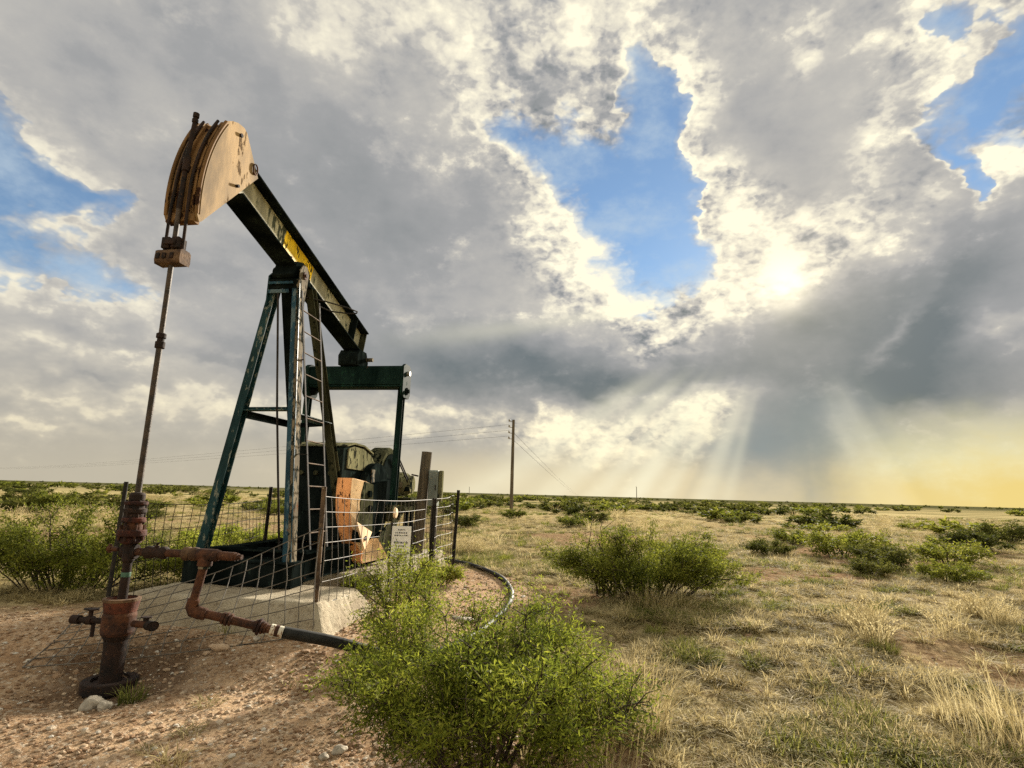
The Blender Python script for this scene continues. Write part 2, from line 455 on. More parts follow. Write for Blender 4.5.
M['wire'] = plain('galvanised_wire', (0.115, 0.10, 0.08), 0.6, 0.1, 0.5, 6.0)
M['black_wire'] = plain('dark_wire', (0.035, 0.03, 0.026), 0.9, 0.0, 0.4, 6.0, 0.1)
M['post_rust'] = rusty('rusty_post', (0.055, 0.035, 0.022), (0.16, 0.10, 0.055), (0.36, 0.30, 0.20))
M['dark_post'] = rusty('dark_post', (0.012, 0.011, 0.010), (0.030, 0.024, 0.018), (0.07, 0.05, 0.035))
M['poly'] = plain('black_poly_pipe', (0.020, 0.020, 0.018), 0.65, 0.0, 0.4, 9.0, 0.2)
M['white_band'] = painted('white_fitting', (0.34, 0.31, 0.25), (0.16, 0.08, 0.04), 0.5, 0.7, 0.4, 20.0)
M['sign_white'] = plain('sign_white', (0.78, 0.77, 0.72), 0.5, 0.0, 0.08, 20.0)
M['ink'] = plain('sign_ink', (0.04, 0.04, 0.045), 0.6)
M['grey_box'] = painted('grey_green_enamel', (0.17, 0.19, 0.17), (0.34, 0.33, 0.29), 0.45, 0.5, 0.15, 18.0)
M['green_tape'] = plain('green_tape', (0.05, 0.13, 0.085), 0.6)
M['ceramic'] = plain('insulator_glaze', (0.30, 0.28, 0.26), 0.3)

def concrete():
    m, nt, out = new_mat('old_concrete'); co = obj_co(nt)
    n1 = noise(nt, co, 2.2, 5.0, 0.6); n2 = noise(nt, co, 16.0, 6.0, 0.65); n3 = noise(nt, co, 90.0, 3.0, 0.6)
    c = mixc(nt, n1.step(0.3, 0.7), (0.31, 0.25, 0.17), (0.46, 0.40, 0.29))
    c = mixc(nt, n2.step(0.52, 0.68) * 0.6, c, (0.155, 0.115, 0.072))
    c = mixc(nt, n3.step(0.62, 0.75) * 0.4, c, (0.56, 0.50, 0.40))
    principled(nt, out, c, 0.9, 0.0, n2 + n3 * 0.7, 0.016, 0.1)
    return m
M['concrete'] = concrete()

def wood():
    m, nt, out = new_mat('weathered_wood'); co = obj_co(nt)
    g = noise(nt, vmath(nt, 'MULTIPLY', co, (26, 26, 1.6)), 1.0, 6.0, 0.65)
    n1 = noise(nt, co, 2.0, 3.0)
    c = mixc(nt, g.step(0.3, 0.7), (0.045, 0.036, 0.026), (0.19, 0.15, 0.10))
    c = mixc(nt, n1.step(0.4, 0.7) * 0.5, c, (0.10, 0.085, 0.06))
    principled(nt, out, c, 0.85, 0.0, g, 0.006, 0.2)
    return m
M['wood'] = wood()

def stone_mat():
    m, nt, out = new_mat('limestone')
    oi = nt.nodes.new('ShaderNodeObjectInfo'); ro = X(nt, oi.outputs['Random']); co = obj_co(nt)
    n1 = noise(nt, co, 14.0, 5.0, 0.6)
    c = mixc(nt, ro.step(0.15, 0.95, 'LINEAR'), (0.28, 0.170, 0.095), (0.60, 0.47, 0.33))
    c = mixc(nt, ro.step(0.90, 0.97), c, (0.64, 0.60, 0.52))
    c = mixc(nt, n1.step(0.4, 0.7) * 0.5, c, (0.20, 0.12, 0.07))
    principled(nt, out, c, 0.9, 0.0, n1, 0.004, 0.2)
    return m
M['gravel'] = stone_mat()
M['pale_stone'] = plain('pale_limestone', (0.40, 0.35, 0.28), 0.9, 0.0, 0.35, 14.0, 0.2)
M['bark'] = plain('dark_twig', (0.060, 0.045, 0.034), 0.9, 0.0, 0.4, 30.0, 0.1)
M['leaf_bright'] = foliage('bright_mesquite_leaf', [(0.048, 0.066, 0.012), (0.155, 0.188, 0.022), (0.31, 0.325, 0.042), (0.50, 0.48, 0.12)], 0.5, 0.75)
M['leaf_mid'] = foliage('mesquite_leaf', [(0.042, 0.053, 0.010), (0.115, 0.134, 0.017), (0.235, 0.245, 0.034), (0.40, 0.37, 0.085)], 0.45, 0.75)
M['leaf_dark'] = foliage('dull_mesquite_leaf', [(0.030, 0.036, 0.010), (0.070, 0.080, 0.016), (0.125, 0.130, 0.026), (0.21, 0.20, 0.048)], 0.4, 0.85)
M['straw'] = foliage('dry_straw', [(0.24, 0.185, 0.080), (0.40, 0.32, 0.155), (0.55, 0.46, 0.25), (0.68, 0.60, 0.36)], 0.4, 0.75)
M['straw_grey'] = foliage('weathered_straw', [(0.14, 0.112, 0.050), (0.26, 0.215, 0.102), (0.38, 0.325, 0.17), (0.50, 0.43, 0.25)], 0.35, 0.75)
M['grass_green'] = foliage('green_grass', [(0.075, 0.085, 0.020), (0.15, 0.16, 0.034), (0.25, 0.24, 0.065), (0.38, 0.33, 0.12)], 0.45, 0.75)

# ------------------------------------------------------------------ mesh helpers
class MB:
    """collects shapes, becomes ONE mesh object"""
    def __init__(s): s.v, s.f, s.sm = [], [], []
    def add(s, vs, fs, smooth=False):
        o = len(s.v); s.v += [tuple(v) for v in vs]
        for f in fs: s.f.append(tuple(i + o for i in f)); s.sm.append(smooth)
        return s
    def box(s, lo, hi):
        x0, y0, z0 = lo; x1, y1, z1 = hi
        return s.add([(x0, y0, z0), (x1, y0, z0), (x1, y1, z0), (x0, y1, z0), (x0, y0, z1), (x1, y0, z1), (x1, y1, z1), (x0, y1, z1)],
                     [(3, 2, 1, 0), (4, 5, 6, 7), (0, 1, 5, 4), (1, 2, 6, 5), (2, 3, 7, 6), (3, 0, 4, 7)])
    def bar(s, p, q, w, h, side=(1, 0, 0), off=(0, 0)):
        """box along p->q; w across the side direction, h across the other; off shifts it sideways"""
        p, q, side = Vector(p), Vector(q), Vector(side)
        d = (q - p).normalized(); a = (side - d * side.dot(d)).normalized(); b = d.cross(a)
        vs = []
        for c in (p, q):
            for i, j in ((-1, -1), (1, -1), (1, 1), (-1, 1)):
                vs.append(c + a * (off[0] + i * w / 2) + b * (off[1] + j * h / 2))
        return s.add(vs, [(3, 2, 1, 0), (4, 5, 6, 7), (0, 1, 5, 4), (1, 2, 6, 5), (2, 3, 7, 6), (3, 0, 4, 7)])
    def ibeam(s, p, q, w, h, side=(1, 0, 0), tf=0.014, tw=0.010):
        s.bar(p, q, w, tf, side, (0, h / 2 - tf / 2)); s.bar(p, q, w, tf, side, (0, -h / 2 + tf / 2))
        return s.bar(p, q, tw, h - 2 * tf, side)
    def angle(s, p, q, w, h, t, side=(1, 0, 0)):
        s.bar(p, q, w, t, side, (0, -h / 2 + t / 2)); return s.bar(p, q, t, h - t, side, (w / 2 - t / 2, t / 2))
    def tube(s, pts, r, n=10, caps=True):
        pts = [Vector(p) for p in pts]; rs = r if isinstance(r, (list, tuple)) else [r] * len(pts)
        rings, up = [], None
        for i, p in enumerate(pts):
            d = (pts[min(i + 1, len(pts) - 1)] - pts[max(i - 1, 0)]).normalized()
            if up is None: up = d.orthogonal().normalized()
            up = (up - d * up.dot(d)).normalized(); b = d.cross(up)
            rings.append([p + (up * math.cos(2 * math.pi * k / n) + b * math.sin(2 * math.pi * k / n)) * rs[i] for k in range(n)])
        vs = [v for r_ in rings for v in r_]; fs = []
        for i in range(len(pts) - 1):
            for k in range(n):
                k2 = (k + 1) % n; fs.append((i * n + k, i * n + k2, (i + 1) * n + k2, (i + 1) * n + k))
        s.add(vs, fs, True)
        if caps:
            s.add(rings[0], [tuple(range(n - 1, -1, -1))]); s.add(rings[-1], [tuple(range(n))])
        return s
    def lathe(s, prof, c=(0, 0, 0), n=20, axis='Z', cap=True):
        """prof: (radius, height) pairs from low to high; every step keeps a crisp edge"""
        cx, cy, cz = c
        def pt(r, h, k):
            a = 2 * math.pi * k / n; u, w = r * math.cos(a), r * math.sin(a)
            return {'Z': (cx + u, cy + w, cz + h), 'X': (cx + h, cy + u, cz + w), 'Y': (cx + w, cy + h, cz + u)}[axis]
        for (r0, h0), (r1, h1) in zip(prof, prof[1:]):
            vs = [pt(r0, h0, k) for k in range(n)] + [pt(r1, h1, k) for k in range(n)]
            s.add(vs, [(k, (k + 1) % n, n + (k + 1) % n, n + k) for k in range(n)], abs(h1 - h0) > 1e-6)
        if cap:
            if prof[0][0] > 1e-5: s.add([pt(*prof[0], k) for k in range(n)], [tuple(range(n - 1, -1, -1))])
            if prof[-1][0] > 1e-5: s.add([pt(*prof[-1], k) for k in range(n)], [tuple(range(n))])
        return s
    def prism(s, poly, x0, x1, smooth=False):
        """poly of (y, z) extruded along x"""
        n = len(poly)
        a = [(x0, y, z) for y, z in poly]; b = [(x1, y, z) for y, z in poly]
        s.add(a, [tuple(range(n))]); s.add(b, [tuple(range(n - 1, -1, -1))])
        return s.add(a + b, [(k, n + k, n + (k + 1) % n, (k + 1) % n) for k in range(n)], smooth)
    def build(s, name, mat, parent=None, bevel=0.0, loc=None, seg=1):
        me = bpy.data.meshes.new(name); me.from_pydata(s.v, [], s.f); me.update()
        me.polygons.foreach_set('use_smooth', s.sm)
        bm = bmesh.new(); bm.from_mesh(me); bmesh.ops.recalc_face_normals(bm, faces=bm.faces); bm.to_mesh(me); bm.free()
        me.materials.append(mat)
        o = bpy.data.objects.new(name, me); COL.objects.link(o)
        if parent is not None: o.parent = parent
        if loc is not None: o.location = loc
        if bevel:
            b = o.modifiers.new('bevel', 'BEVEL'); b.width = bevel; b.segments = seg; b.limit_method = 'ANGLE'; b.angle_limit = R_(40)
        return o

def tag(o, label=None, cat=None, group=None, kind=None):
    for k, v in (('label', label), ('category', cat), ('group', group), ('kind', kind)):
        if v: o[k] = v
    return o

def empty(name, loc, rz=0.0):
    o = bpy.data.objects.new(name, None); COL.objects.link(o); o.location = loc; o.rotation_euler = (0, 0, rz)
    o.empty_display_size = 0.2
    return o

# ------------------------------------------------------------------ lie of the land
AX = R_(9.0)                                       # heading of the pumping unit, east of north
WELL = Vector((-2.93, 4.6, 0.0))
def W(t, s, z=0.0):
    """unit axes (across, along, up from the pad's ground) to world"""
    return Vector((WELL.x + t * math.cos(AX) + s * math.sin(AX), WELL.y - t * math.sin(AX) + s * math.cos(AX), z))

def vnoise(x, y, seed=0):
    """smooth value noise on numpy arrays, 0..1"""
    x = np.asarray(x, float); y = np.asarray(y, float)
    xi = np.floor(x).astype(np.int64); yi = np.floor(y).astype(np.int64); fx = x - xi; fy = y - yi
    def h(a, b):
        n = (a * 374761393 + b * 668265263 + seed * 982451653) & 0x7fffffff
        n = ((n ^ (n >> 13)) * 1274126177) & 0x7fffffff
        return ((n ^ (n >> 16)) & 0xffff) / 65535.0
    u = fx * fx * (3 - 2 * fx); v = fy * fy * (3 - 2 * fy)
    return (h(xi, yi) * (1 - u) + h(xi + 1, yi) * u) * (1 - v) + (h(xi, yi + 1) * (1 - u) + h(xi + 1, yi + 1) * u) * v

def fbm(x, y, sc, seed=0, octv=4):
    a, t, s = 0.0, 0.0, 1.0
    for i in range(octv):
        a = a + vnoise(np.asarray(x) / sc, np.asarray(y) / sc, seed + i) * s; t += s; s *= 0.5; sc *= 0.5
    return a / t

def sstep(a, b, x):
    t = np.clip((np.asarray(x, float) - a) / (b - a), 0, 1); return t * t * (3 - 2 * t)

def ground_z(x, y):
    """the well stands in a shallow dip in front of the pad; beyond that the plain is flat"""
    x = np.asarray(x, float); y = np.asarray(y, float)
    left = np.interp(y, [1.5, 3.3, 4.45, 4.9, 5.2, 5.9], [-0.34, -0.29, -0.19, -0.07, -0.005, 0.0])
    right = -0.25 * (1 - sstep(2.0, 9.0, y))
    k = sstep(-1.2, 1.2, x)
    z = left * (1 - k) + right * k - 0.08 * (1 - sstep(0.25, 0.75, np.hypot(x - WELL.x, y - WELL.y)))
    near = 1 - sstep(30, 90, np.hypot(x, y))
    z = z + near * ((fbm(x, y, 1.7, 3, 3) - 0.5) * 0.07 + (fbm(x, y, 0.35, 9, 2) - 0.5) * 0.022)
    far = sstep(60, 400, np.hypot(x, y))
    return z + far * (fbm(x, y, 160.0, 5, 2) - 0.55) * 0.8

def gz(x, y): return float(ground_z(x, y))

def gravel_mask(x, y):
    """1 on the scraped caliche round the well, 0 on the range grass"""
    x = np.asarray(x, float); y = np.asarray(y, float)
    wob = (fbm(x, y, 1.1, 21, 4) - 0.5) * 0.9
    rx = np.where(x < -2.6, 4.6, 3.1)
    d1 = np.hypot((x + 2.6) / rx, (y - 3.7) / 3.3)
    d2 = np.hypot((x + 0.55) / 0.95, (y - 7.3) / 2.3)
    d3 = np.hypot((x + 2.3) / 1.9, (y - 7.5) / 3.8)
    d = np.minimum(np.minimum(d1, d2), d3)
    return 1 - sstep(0.82, 1.08, d + wob * 0.5)

def bare_mask(x, y):
    """patches where red soil shows between the tufts"""
    return sstep(0.50, 0.64, fbm(x, y, 2.6, 40, 4))

def make_ground():
    def axis(lo, hi, fine, dense_lo, dense_hi, grow):
        a = list(np.arange(dense_lo, dense_hi, fine)); st = fine
        p = dense_hi
        while p < hi: a.append(p); st = min(st * grow, 900); p += st
        a.append(hi); p, st = dense_lo, fine
        b = []
        while p > lo: st = min(st * grow, 900); p -= st; b.append(max(p, lo))
        return np.array(sorted(set(b)) + a)
    xs = axis(-9000, 9000, 0.055, -6.5, 6.0, 1.07); ys = axis(-9000, 15000, 0.055, 2.2, 11.0, 1.06)
    gx, gy = np.meshgrid(xs, ys); nx, ny = len(xs), len(ys)
    z = ground_z(gx, gy)
    r = np.hypot(gx, gy); tex = 1 - sstep(9, 16, r)
    gm = gravel_mask(gx, gy); bm_ = bare_mask(gx, gy) * (1 - gm)
    z = z + tex * (fbm(gx, gy, 0.16, 77, 2) - 0.5) * (0.014 + 0.02 * (1 - gm))
    co = np.stack([gx, gy, z], -1).reshape(-1, 3).astype(np.float32)
    idx = np.arange(nx * ny).reshape(ny, nx)
    q = np.stack([idx[:-1, :-1], idx[:-1, 1:], idx[1:, 1:], idx[1:, :-1]], -1).reshape(-1, 4)
    me = bpy.data.meshes.new('ground')
    me.vertices.add(len(co)); me.vertices.foreach_set('co', co.ravel())
    me.loops.add(q.size); me.loops.foreach_set('vertex_index', q.ravel().astype(np.int32))
    me.polygons.add(len(q)); me.polygons.foreach_set('loop_start', np.arange(0, q.size, 4, dtype=np.int32))
    me.polygons.foreach_set('use_smooth', np.ones(len(q), bool))
    me.update(calc_edges=True)
    for nm, arr in (('gravel', gm), ('bare', bm_)):
        at = me.attributes.new(nm, 'FLOAT', 'POINT'); at.data.foreach_set('value', arr.ravel().astype(np.float32))
    m, nt, out = new_mat('ground_soil_and_grass')
    g = nt.nodes.new('ShaderNodeNewGeometry'); pos = X(nt, g.outputs['Position'])
    def attr(nm):
        n = nt.nodes.new('ShaderNodeAttribute'); n.attribute_name = nm; return X(nt, n.outputs['Fac'])
    gr, ba = attr('gravel'), attr('bare')
    dist = vmath(nt, 'LENGTH', pos)
    flat = vmath(nt, 'MULTIPLY', pos, (1, 1, 0))
    na = noise(nt, flat, 0.9, 6.0, 0.62); nb = noise(nt, flat, 9.0, 6.0, 0.68); nc = noise(nt, flat, 48.0, 4.0, 0.65)
    cell = voronoi(nt, flat, 46.0, 'F1', 'Color'); cs, _, cv = sep(nt, cell)
    # caliche: pink tan grit, pale chips, darker damp stains
    cal = mixc(nt, na.step(0.32, 0.68), (0.32, 0.198, 0.112), (0.53, 0.375, 0.235))
    cal = mixc(nt, nb.step(0.48, 0.68) * 0.6, cal, (0.54, 0.41, 0.29))
    cal = mixc(nt, cs.step(0.82, 0.95) * 0.7, cal, (0.56, 0.47, 0.36))
    cal = mixc(nt, cv.step(0.72, 0.98) * 0.55, cal, (0.12, 0.062, 0.036))
    cal = mixc(nt, (na + nb * 0.6).step(0.88, 1.02) * 0.5, cal, (0.11, 0.065, 0.042))
    # oil has soaked in round the wellhead
    oil = vmath(nt, 'LENGTH', vmath(nt, 'MULTIPLY', vmath(nt, 'SUBTRACT', pos, (WELL.x + 0.1, WELL.y + 0.05, 0)), (1.0, 1.3, 0)))
    cal = mixc(nt, (oil + (na - 0.5) * 1.5 + (nb - 0.5) * 0.4).step(0.95, 0.35) * 0.72, cal, (0.050, 0.030, 0.020))
    # range: straw litter over brown earth
    lit = mixc(nt, nb.step(0.36, 0.64), (0.155, 0.112, 0.056), (0.43, 0.345, 0.185))
    lit = mixc(nt, nc.step(0.50, 0.70) * 0.6, lit, (0.54, 0.45, 0.26))
    lit = mixc(nt, na.step(0.50, 0.72) * 0.35, lit, (0.115, 0.115, 0.042))
    soil = mixc(nt, nb.step(0.35, 0.7), (0.135, 0.078, 0.046), (0.31, 0.20, 0.12))
    soil = mixc(nt, cs.step(0.86, 0.97) * 0.5, soil, (0.40, 0.31, 0.22))
    c = mixc(nt, ba * 0.85, lit, soil)
    # far plain: straw with the green of scattered brush running together
    ff = vmath(nt, 'MULTIPLY', pos, (0.35, 1.0, 0))
    fa = noise(nt, ff, 0.10, 5.0, 0.6); fb = noise(nt, ff, 0.018, 5.0, 0.62)
    plainc = mixc(nt, fb.step(0.35, 0.65), (0.34, 0.275, 0.135), (0.47, 0.39, 0.205))
    green = (fa * 0.6 + fb * 0.5).step(0.53, 0.62)
    plainc = mixc(nt, green * dist.step(22, 90), plainc, (0.055, 0.066, 0.022))
    plainc = mixc(nt, dist.step(70, 420) * 0.9, plainc, (0.060, 0.062, 0.028))
    c = mixc(nt, dist.step(14, 45), c, plainc)
    c = mixc(nt, gr, c, cal)
    h = nb * 0.5 + nc * 0.5 + cs * 0.4 * gr
    principled(nt, out, c, 1.0, 0.0, h, 0.03, 0.0)
    me.materials.append(m)
    o = bpy.data.objects.new('ground', me); COL.objects.link(o); tag(o, kind='structure')
    return o
make_ground()

# ------------------------------------------------------------------ concrete pads
def pad(name, label, t0, t1, s0, s1, h, batter, group):
    o = empty(name, W((t0 + t1) / 2, (s0 + s1) / 2, 0), -AX)
    hx, hy = (t1 - t0) / 2, (s1 - s0) / 2
    m = MB(); k = batter / h
    zb = -0.35
    lo = [(-hx - k * -zb, -hy - k * -zb), (hx + k * -zb, -hy - k * -zb), (hx + k * -zb, hy + k * -zb), (-hx - k * -zb, hy + k * -zb)]
    b2 = batter
    hi = [(-hx + b2, -hy + b2), (hx - b2, -hy + b2), (hx - b2, hy - b2), (-hx + b2, hy - b2)]
    vs = [(x, y, zb) for x, y in lo] + [(x, y, h) for x, y in hi]
    m.add(vs, [(3, 2, 1, 0), (4, 5, 6, 7), (0, 1, 5, 4), (1, 2, 6, 5), (2, 3, 7, 6), (3, 0, 4, 7)])
    me = m.build('slab', M['concrete'], o, 0.035, seg=3)
    # worn arrises: nudge a finely cut copy of the block
    bm = bmesh.new(); bm.from_mesh(me.data)
    bmesh.ops.subdivide_edges(bm, edges=bm.edges, cuts=14, use_grid_fill=True)
    for v in bm.verts:
        n = mnoise.noise(v.co * 4.0) * 0.016 + mnoise.noise(v.co * 17.0) * 0.007
        v.co += Vector((n, n * 0.7, n))
    bm.to_mesh(me.data); bm.free()
    return tag(o, label, 'concrete pad', group)
pad('concrete_pad', 'buff concrete block with sloping sides under the front of the pump jack, nearest the wellhead', -0.94, 1.27, 0.78, 1.95, 0.25, 0.15, 'concrete pads under the pump jack')
pad('concrete_pad', 'farther concrete block under the motor end of the pump jack, behind the white sign', -1.25, 0.98, 2.55, 5.9, 0.27, 0.06, 'concrete pads under the pump jack')

# ------------------------------------------------------------------ the pump jack (local axes: x across to the right, y along, z up)
PJ = empty('pump_jack', W(0, 0, 0), -AX)
tag(PJ, 'dark green pump jack with tan horse head raised over the wellhead', 'pump jack')
def V(t, s, z): return Vector((t, s, z))

# skid
for sx, t in ((-1, -0.60), (1, 0.47)):
    m = MB(); m.ibeam(V(t, 1.76, 0.43), V(t, 5.55, 0.45), 0.15, 0.29)
    for s in np.arange(2.2, 5.5, 0.62): m.bar(V(t, s, 0.30), V(t, s, 0.575), 0.14, 0.01)
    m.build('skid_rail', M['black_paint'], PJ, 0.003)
m = MB()
m.box((-0.69, 1.50, 0.262), (0.54, 1.745, 0.275)); m.box((-0.69, 1.50, 0.485), (0.54, 1.745, 0.505))
m.box((-0.685, 1.512, 0.275), (0.535, 1.53, 0.485)); m.box((0.525, 1.53, 0.275), (0.537, 1.74, 0.485)); m.box((-0.687, 1.53, 0.275), (-0.675, 1.74, 0.485))
m.box((-0.69, 1.745, 0.262), (0.54, 1.757, 0.52))
m.build('cross_member', M['black_paint'], PJ, 0.004)
for s in (1.84, 3.0, 4.3, 5.4):
    m = MB(); m.ibeam(V(-0.52, s, 0.455), V(0.39, s, 0.455), 0.12, 0.22, (0, 1, 0)); m.build('cross_member', M['black_paint'], PJ, 0.003)
m = MB(); m.box((-0.62, 1.70, 0.577), (0.50, 1.98, 0.597)); m.build('sole_plate', M['black_paint'], PJ, 0.003)
for t in (-0.12, 0.30): MB().box((t - .03, 1.80, 0.597), (t + .03, 1.87, 0.65)).build('anchor_bolt', M['black_paint'], PJ, 0.004)

# samson post
TOP = 3.60
legs = [(V(-0.53, 1.57, 0.597), V(-0.130, 1.75, TOP), 'leg_paint', 0.098, 0.10),
        (V(0.49, 1.53, 0.51), V(0.155, 1.73, TOP), 'teal_paint', 0.092, 0.105),
        (V(-0.50, 3.50, 0.59), V(-0.130, 2.00, TOP), 'black_paint', 0.12, 0.12),
        (V(0.375, 3.02, 0.59), V(0.165, 1.99, TOP), 'olive_paint', 0.095, 0.10)]
for i, (a, b, mt, w, h) in enumerate(legs):
    m = MB()
    if i == 1:
        # a deep channel: teal web to the front, pale flange to the right
        m.bar(a, b, w, 0.014, off=(0, -h / 2)); m.bar(a, b, 0.012, h, off=(-w / 2, 0))
        lg = m.build('post_leg', M[mt], PJ, 0.002)
        f = MB(); f.bar(a, b, 0.014, h * 1.0, off=(w / 2 - 0.007, 0.002)); f.bar(a, b, 0.028, 0.016, off=(w / 2 - 0.022, -h / 2 - 0.006))
        f.build('flange', M['bone_paint'], lg, 0.002)
    else:
        m.ibeam(a, b, w, h, tf=0.012, tw=0.012)
        lg = m.build('post_leg', M[mt], PJ, 0.002)
    m = MB(); m.box((a.x - 0.11, a.y - 0.10, a.z - 0.012), (a.x + 0.11, a.y + 0.10, a.z + 0.006)); m.build('base_plate', M['black_paint'], lg)
m = MB()
m.box((-0.172, 1.67, 3.600), (0.19, 2.07, 3.622)); m.box((-0.165, 1.66, 3.50), (0.185, 1.675, 3.60)); m.box((-0.165, 2.05, 3.50), (0.185, 2.065, 3.60))
m.build('post_cap', M['black_paint'], PJ, 0.003)
MB().box((-0.16, 1.628, 3.545), (0.14, 1.645, 3.575)).build('cap_strap', M['teal_paint'], PJ, 0.003)
MB().box((-0.165, 1.640, 3.44), (0.09, 1.656, 3.485)).build('cap_strap', M['teal_paint'], PJ, 0.003)
m = MB(); m.prism([(1.66, 3.3), (1.66, 3.72), (1.72, 3.80), (1.80, 3.80), (1.85, 3.72), (1.80, 3.3)], 0.192, 0.206)
side = m.build('side_bracket', M['bone_paint'], PJ, 0.002)
MB().lathe([(0.045, 0.0), (0.045, 0.018), (0.02, 0.018), (0.02, 0.03)], (0.206, 1.76, 3.68), 14, 'X').build('bolt', M['rust'], side)
MB().prism([(1.66, 3.3), (1.66, 3.66), (1.72, 3.72), (1.80, 3.72), (1.85, 3.66), (1.80, 3.3)], -0.19, -0.174).build('side_bracket', M['leg_paint'], PJ, 0.002)
def leg_at(i, z):
    a, b = legs[i][0], legs[i][1]; k = (z - a.z) / (b.z - a.z); return a.lerp(b, k)
for (i, j, z, w, h, mt) in ((0, 1, 2.10, 0.09, 0.05, 'leg_paint'), (0, 2, 2.05, 0.08, 0.06, 'black_paint'), (1, 3, 2.03, 0.05, 0.09, 'leg_paint'), (2, 3, 2.05, 0.08, 0.06, 'black_paint')):
    a, b = leg_at(i, z), leg_at(j, z)
    m = MB(); m.angle(a, b, w, h, 0.012, (0, 0, 1) if i == j - 2 else (0, 1, 0)); m.build('cross_brace', M[mt], PJ, 0.002)
a, b = leg_at(0, 2.10), leg_at(2, 2.05)
MB().tube([V(-0.02, 1.62, 3.42), V(0.13, 1.60, 2.1), V(0.33, 1.585, 0.62)], 0.012, 6).build('grease_line', M['black_wire'], PJ)
# pivot
m = MB(); m.prism([(1.66, 3.625), (1.62, 3.66), (1.66, 3.72), (1.70, 3.84), (1.84, 3.88), (1.98, 3.82), (2.03, 3.70), (2.06, 3.625)], -0.13, 0.13)
m.build('centre_bearing', M['black_paint'], PJ, 0.01)
MB().lathe([(0.075, -0.19), (0.075, 0.19)], (0, 1.80, 3.74), 16, 'X').build('pivot_pin', M['black_paint'], PJ)

# walking beam
BA = math.radians(-15.5)
bd = Vector((0, math.cos(BA), math.sin(BA))); bn = Vector((0, -math.sin(BA), math.cos(BA)))
B0 = V(0, 0.62, 4.085); Lb = 3.26; Hb = 0.395; Wb = 0.25; TF = 0.022
def bp(u, v, t=0.0): return B0 + bd * u + bn * v + Vector((t, 0, 0))
m = MB()
m.bar(bp(0, TF / 2), bp(Lb - 0.06, TF / 2), Wb, TF); m.bar(bp(0, Hb - TF / 2), bp(Lb, Hb - TF / 2), Wb, TF)
BEAM = m.build('walking_beam', M['black_paint'], PJ, 0.003)
m = MB(); m.bar(bp(0.02, Hb / 2), bp(Lb - 0.03, Hb / 2), 0.016, Hb - 2 * TF); m.build('web', M['cream_paint'], BEAM)
for sgn in (-1, 1):
    MB().bar(bp(0.93, Hb / 2 + 0.005, sgn * 0.011), bp(1.62, Hb / 2 + 0.005, sgn * 0.011), 0.006, Hb - 0.075).build('yellow_panel', M['yellow_paint'], BEAM)
for u in (Lb - 0.42,):
    for sgn in (-1, 1):
        m = MB(); m.bar(bp(u, TF, sgn * 0.066), bp(u, Hb - TF, sgn * 0.066), 0.108, 0.012); m.build('stiffener', M['black_paint'], BEAM)
for u in (1.02, 1.16, 1.30, 1.44):
    for t in (-0.095, 0.095): 
        p = bp(u, TF, t); MB().tube([p, p + bn * 0.03], 0.016, 6).build('bolt', M['dark_rust'], BEAM)
m = MB(); m.bar(bp(Lb - 0.012, TF + 0.002), bp(Lb - 0.012, Hb - TF - 0.002), 0.20, 0.014); m.build('end_plate', M['olive_paint'], BEAM)
# a loop of rail round the beam at the ladder head
pts = [V(0.19, 1.95, 3.50)]
cx, cy = 0.33, 2.30
loop = [V(0.10, 1.92, 3.49), V(0.30, 2.10, 3.49), V(0.47, 2.36, 3.49), V(0.535, 2.52, 3.49), V(0.50, 2.585, 3.49), V(0.40, 2.58, 3.485), V(0.20, 2.45, 3.48), V(0.17, 2.15, 3.46)]
MB().tube(loop, 0.009, 8).build('safety_hoop', M['black_wire'], PJ)

# horse head: a curved face between two cheeks, swung about the pivot
pc = Vector((1.75, 3.76)); RH = 1.75
def arc(a): return (pc.x - RH * math.cos(a), pc.y + RH * math.sin(a))
a0, a1 = math.radians(-6.3), math.radians(29.0)
outer = [arc(a0 + (a1 - a0) * i / 18) for i in range(19)]
tip_top = (0.47, 4.68); shoulder = (0.77, 4.345)
cheek = outer + [(0.30, 4.665), (0.38, 4.70), (0.47, 4.712), (0.52, 4.69), shoulder, (0.075, 3.52), (0.05, 3.505)]
def offset_arc(d): return [(pc.x - (RH + d) * math.cos(a0 + (a1 - a0) * i / 18), pc.y + (RH + d) * math.sin(a0 + (a1 - a0) * i / 18)) for i in range(19)]
m = MB(); inner = offset_arc(-0.10)
m.prism(offset_arc(-0.035) + [(0.42, 4.64), (0.62, 4.34), (0.10, 3.60)], -0.13, 0.13)
HEAD = m.build('horse_head', M['tan_rust'], PJ)
for sgn in (-1, 1):
    m = MB()
    x0, x1 = (0.137, 0.16) if sgn > 0 else (-0.16, -0.137)
    m.prism(cheek, x0, x1); m.build('cheek_plate', M['tan_paint'], HEAD, 0.004)
    MB().tube([(sgn * 0.161, y, z) for y, z in offset_arc(-0.035)], 0.005, 6).build('weld_bead', M['tan_paint'], HEAD)
    # rolled rim along the curve of each cheek
    m = MB(); rim = offset_arc(-0.008)
    m.tube([(sgn * 0.149, y, z) for y, z in rim], 0.017, 8); m.build('rim', M['tan_rust'], HEAD)
for t in (-0.105, -0.045, 0.045, 0.105):
    m = MB(); o_, i_ = offset_arc(-0.005), offset_arc(-0.036)
    m.prism(o_ + i_[::-1], t - 0.010, t + 0.010); m.build('cable_guide', M['tan_rust'], HEAD)
m = MB(); m.prism([(0.005, 3.50), (0.02, 3.59), (0.10, 3.60), (0.08, 3.49)], -0.134, 0.134); m.build('toe_plate', M['tan_rust'], HEAD, 0.004)
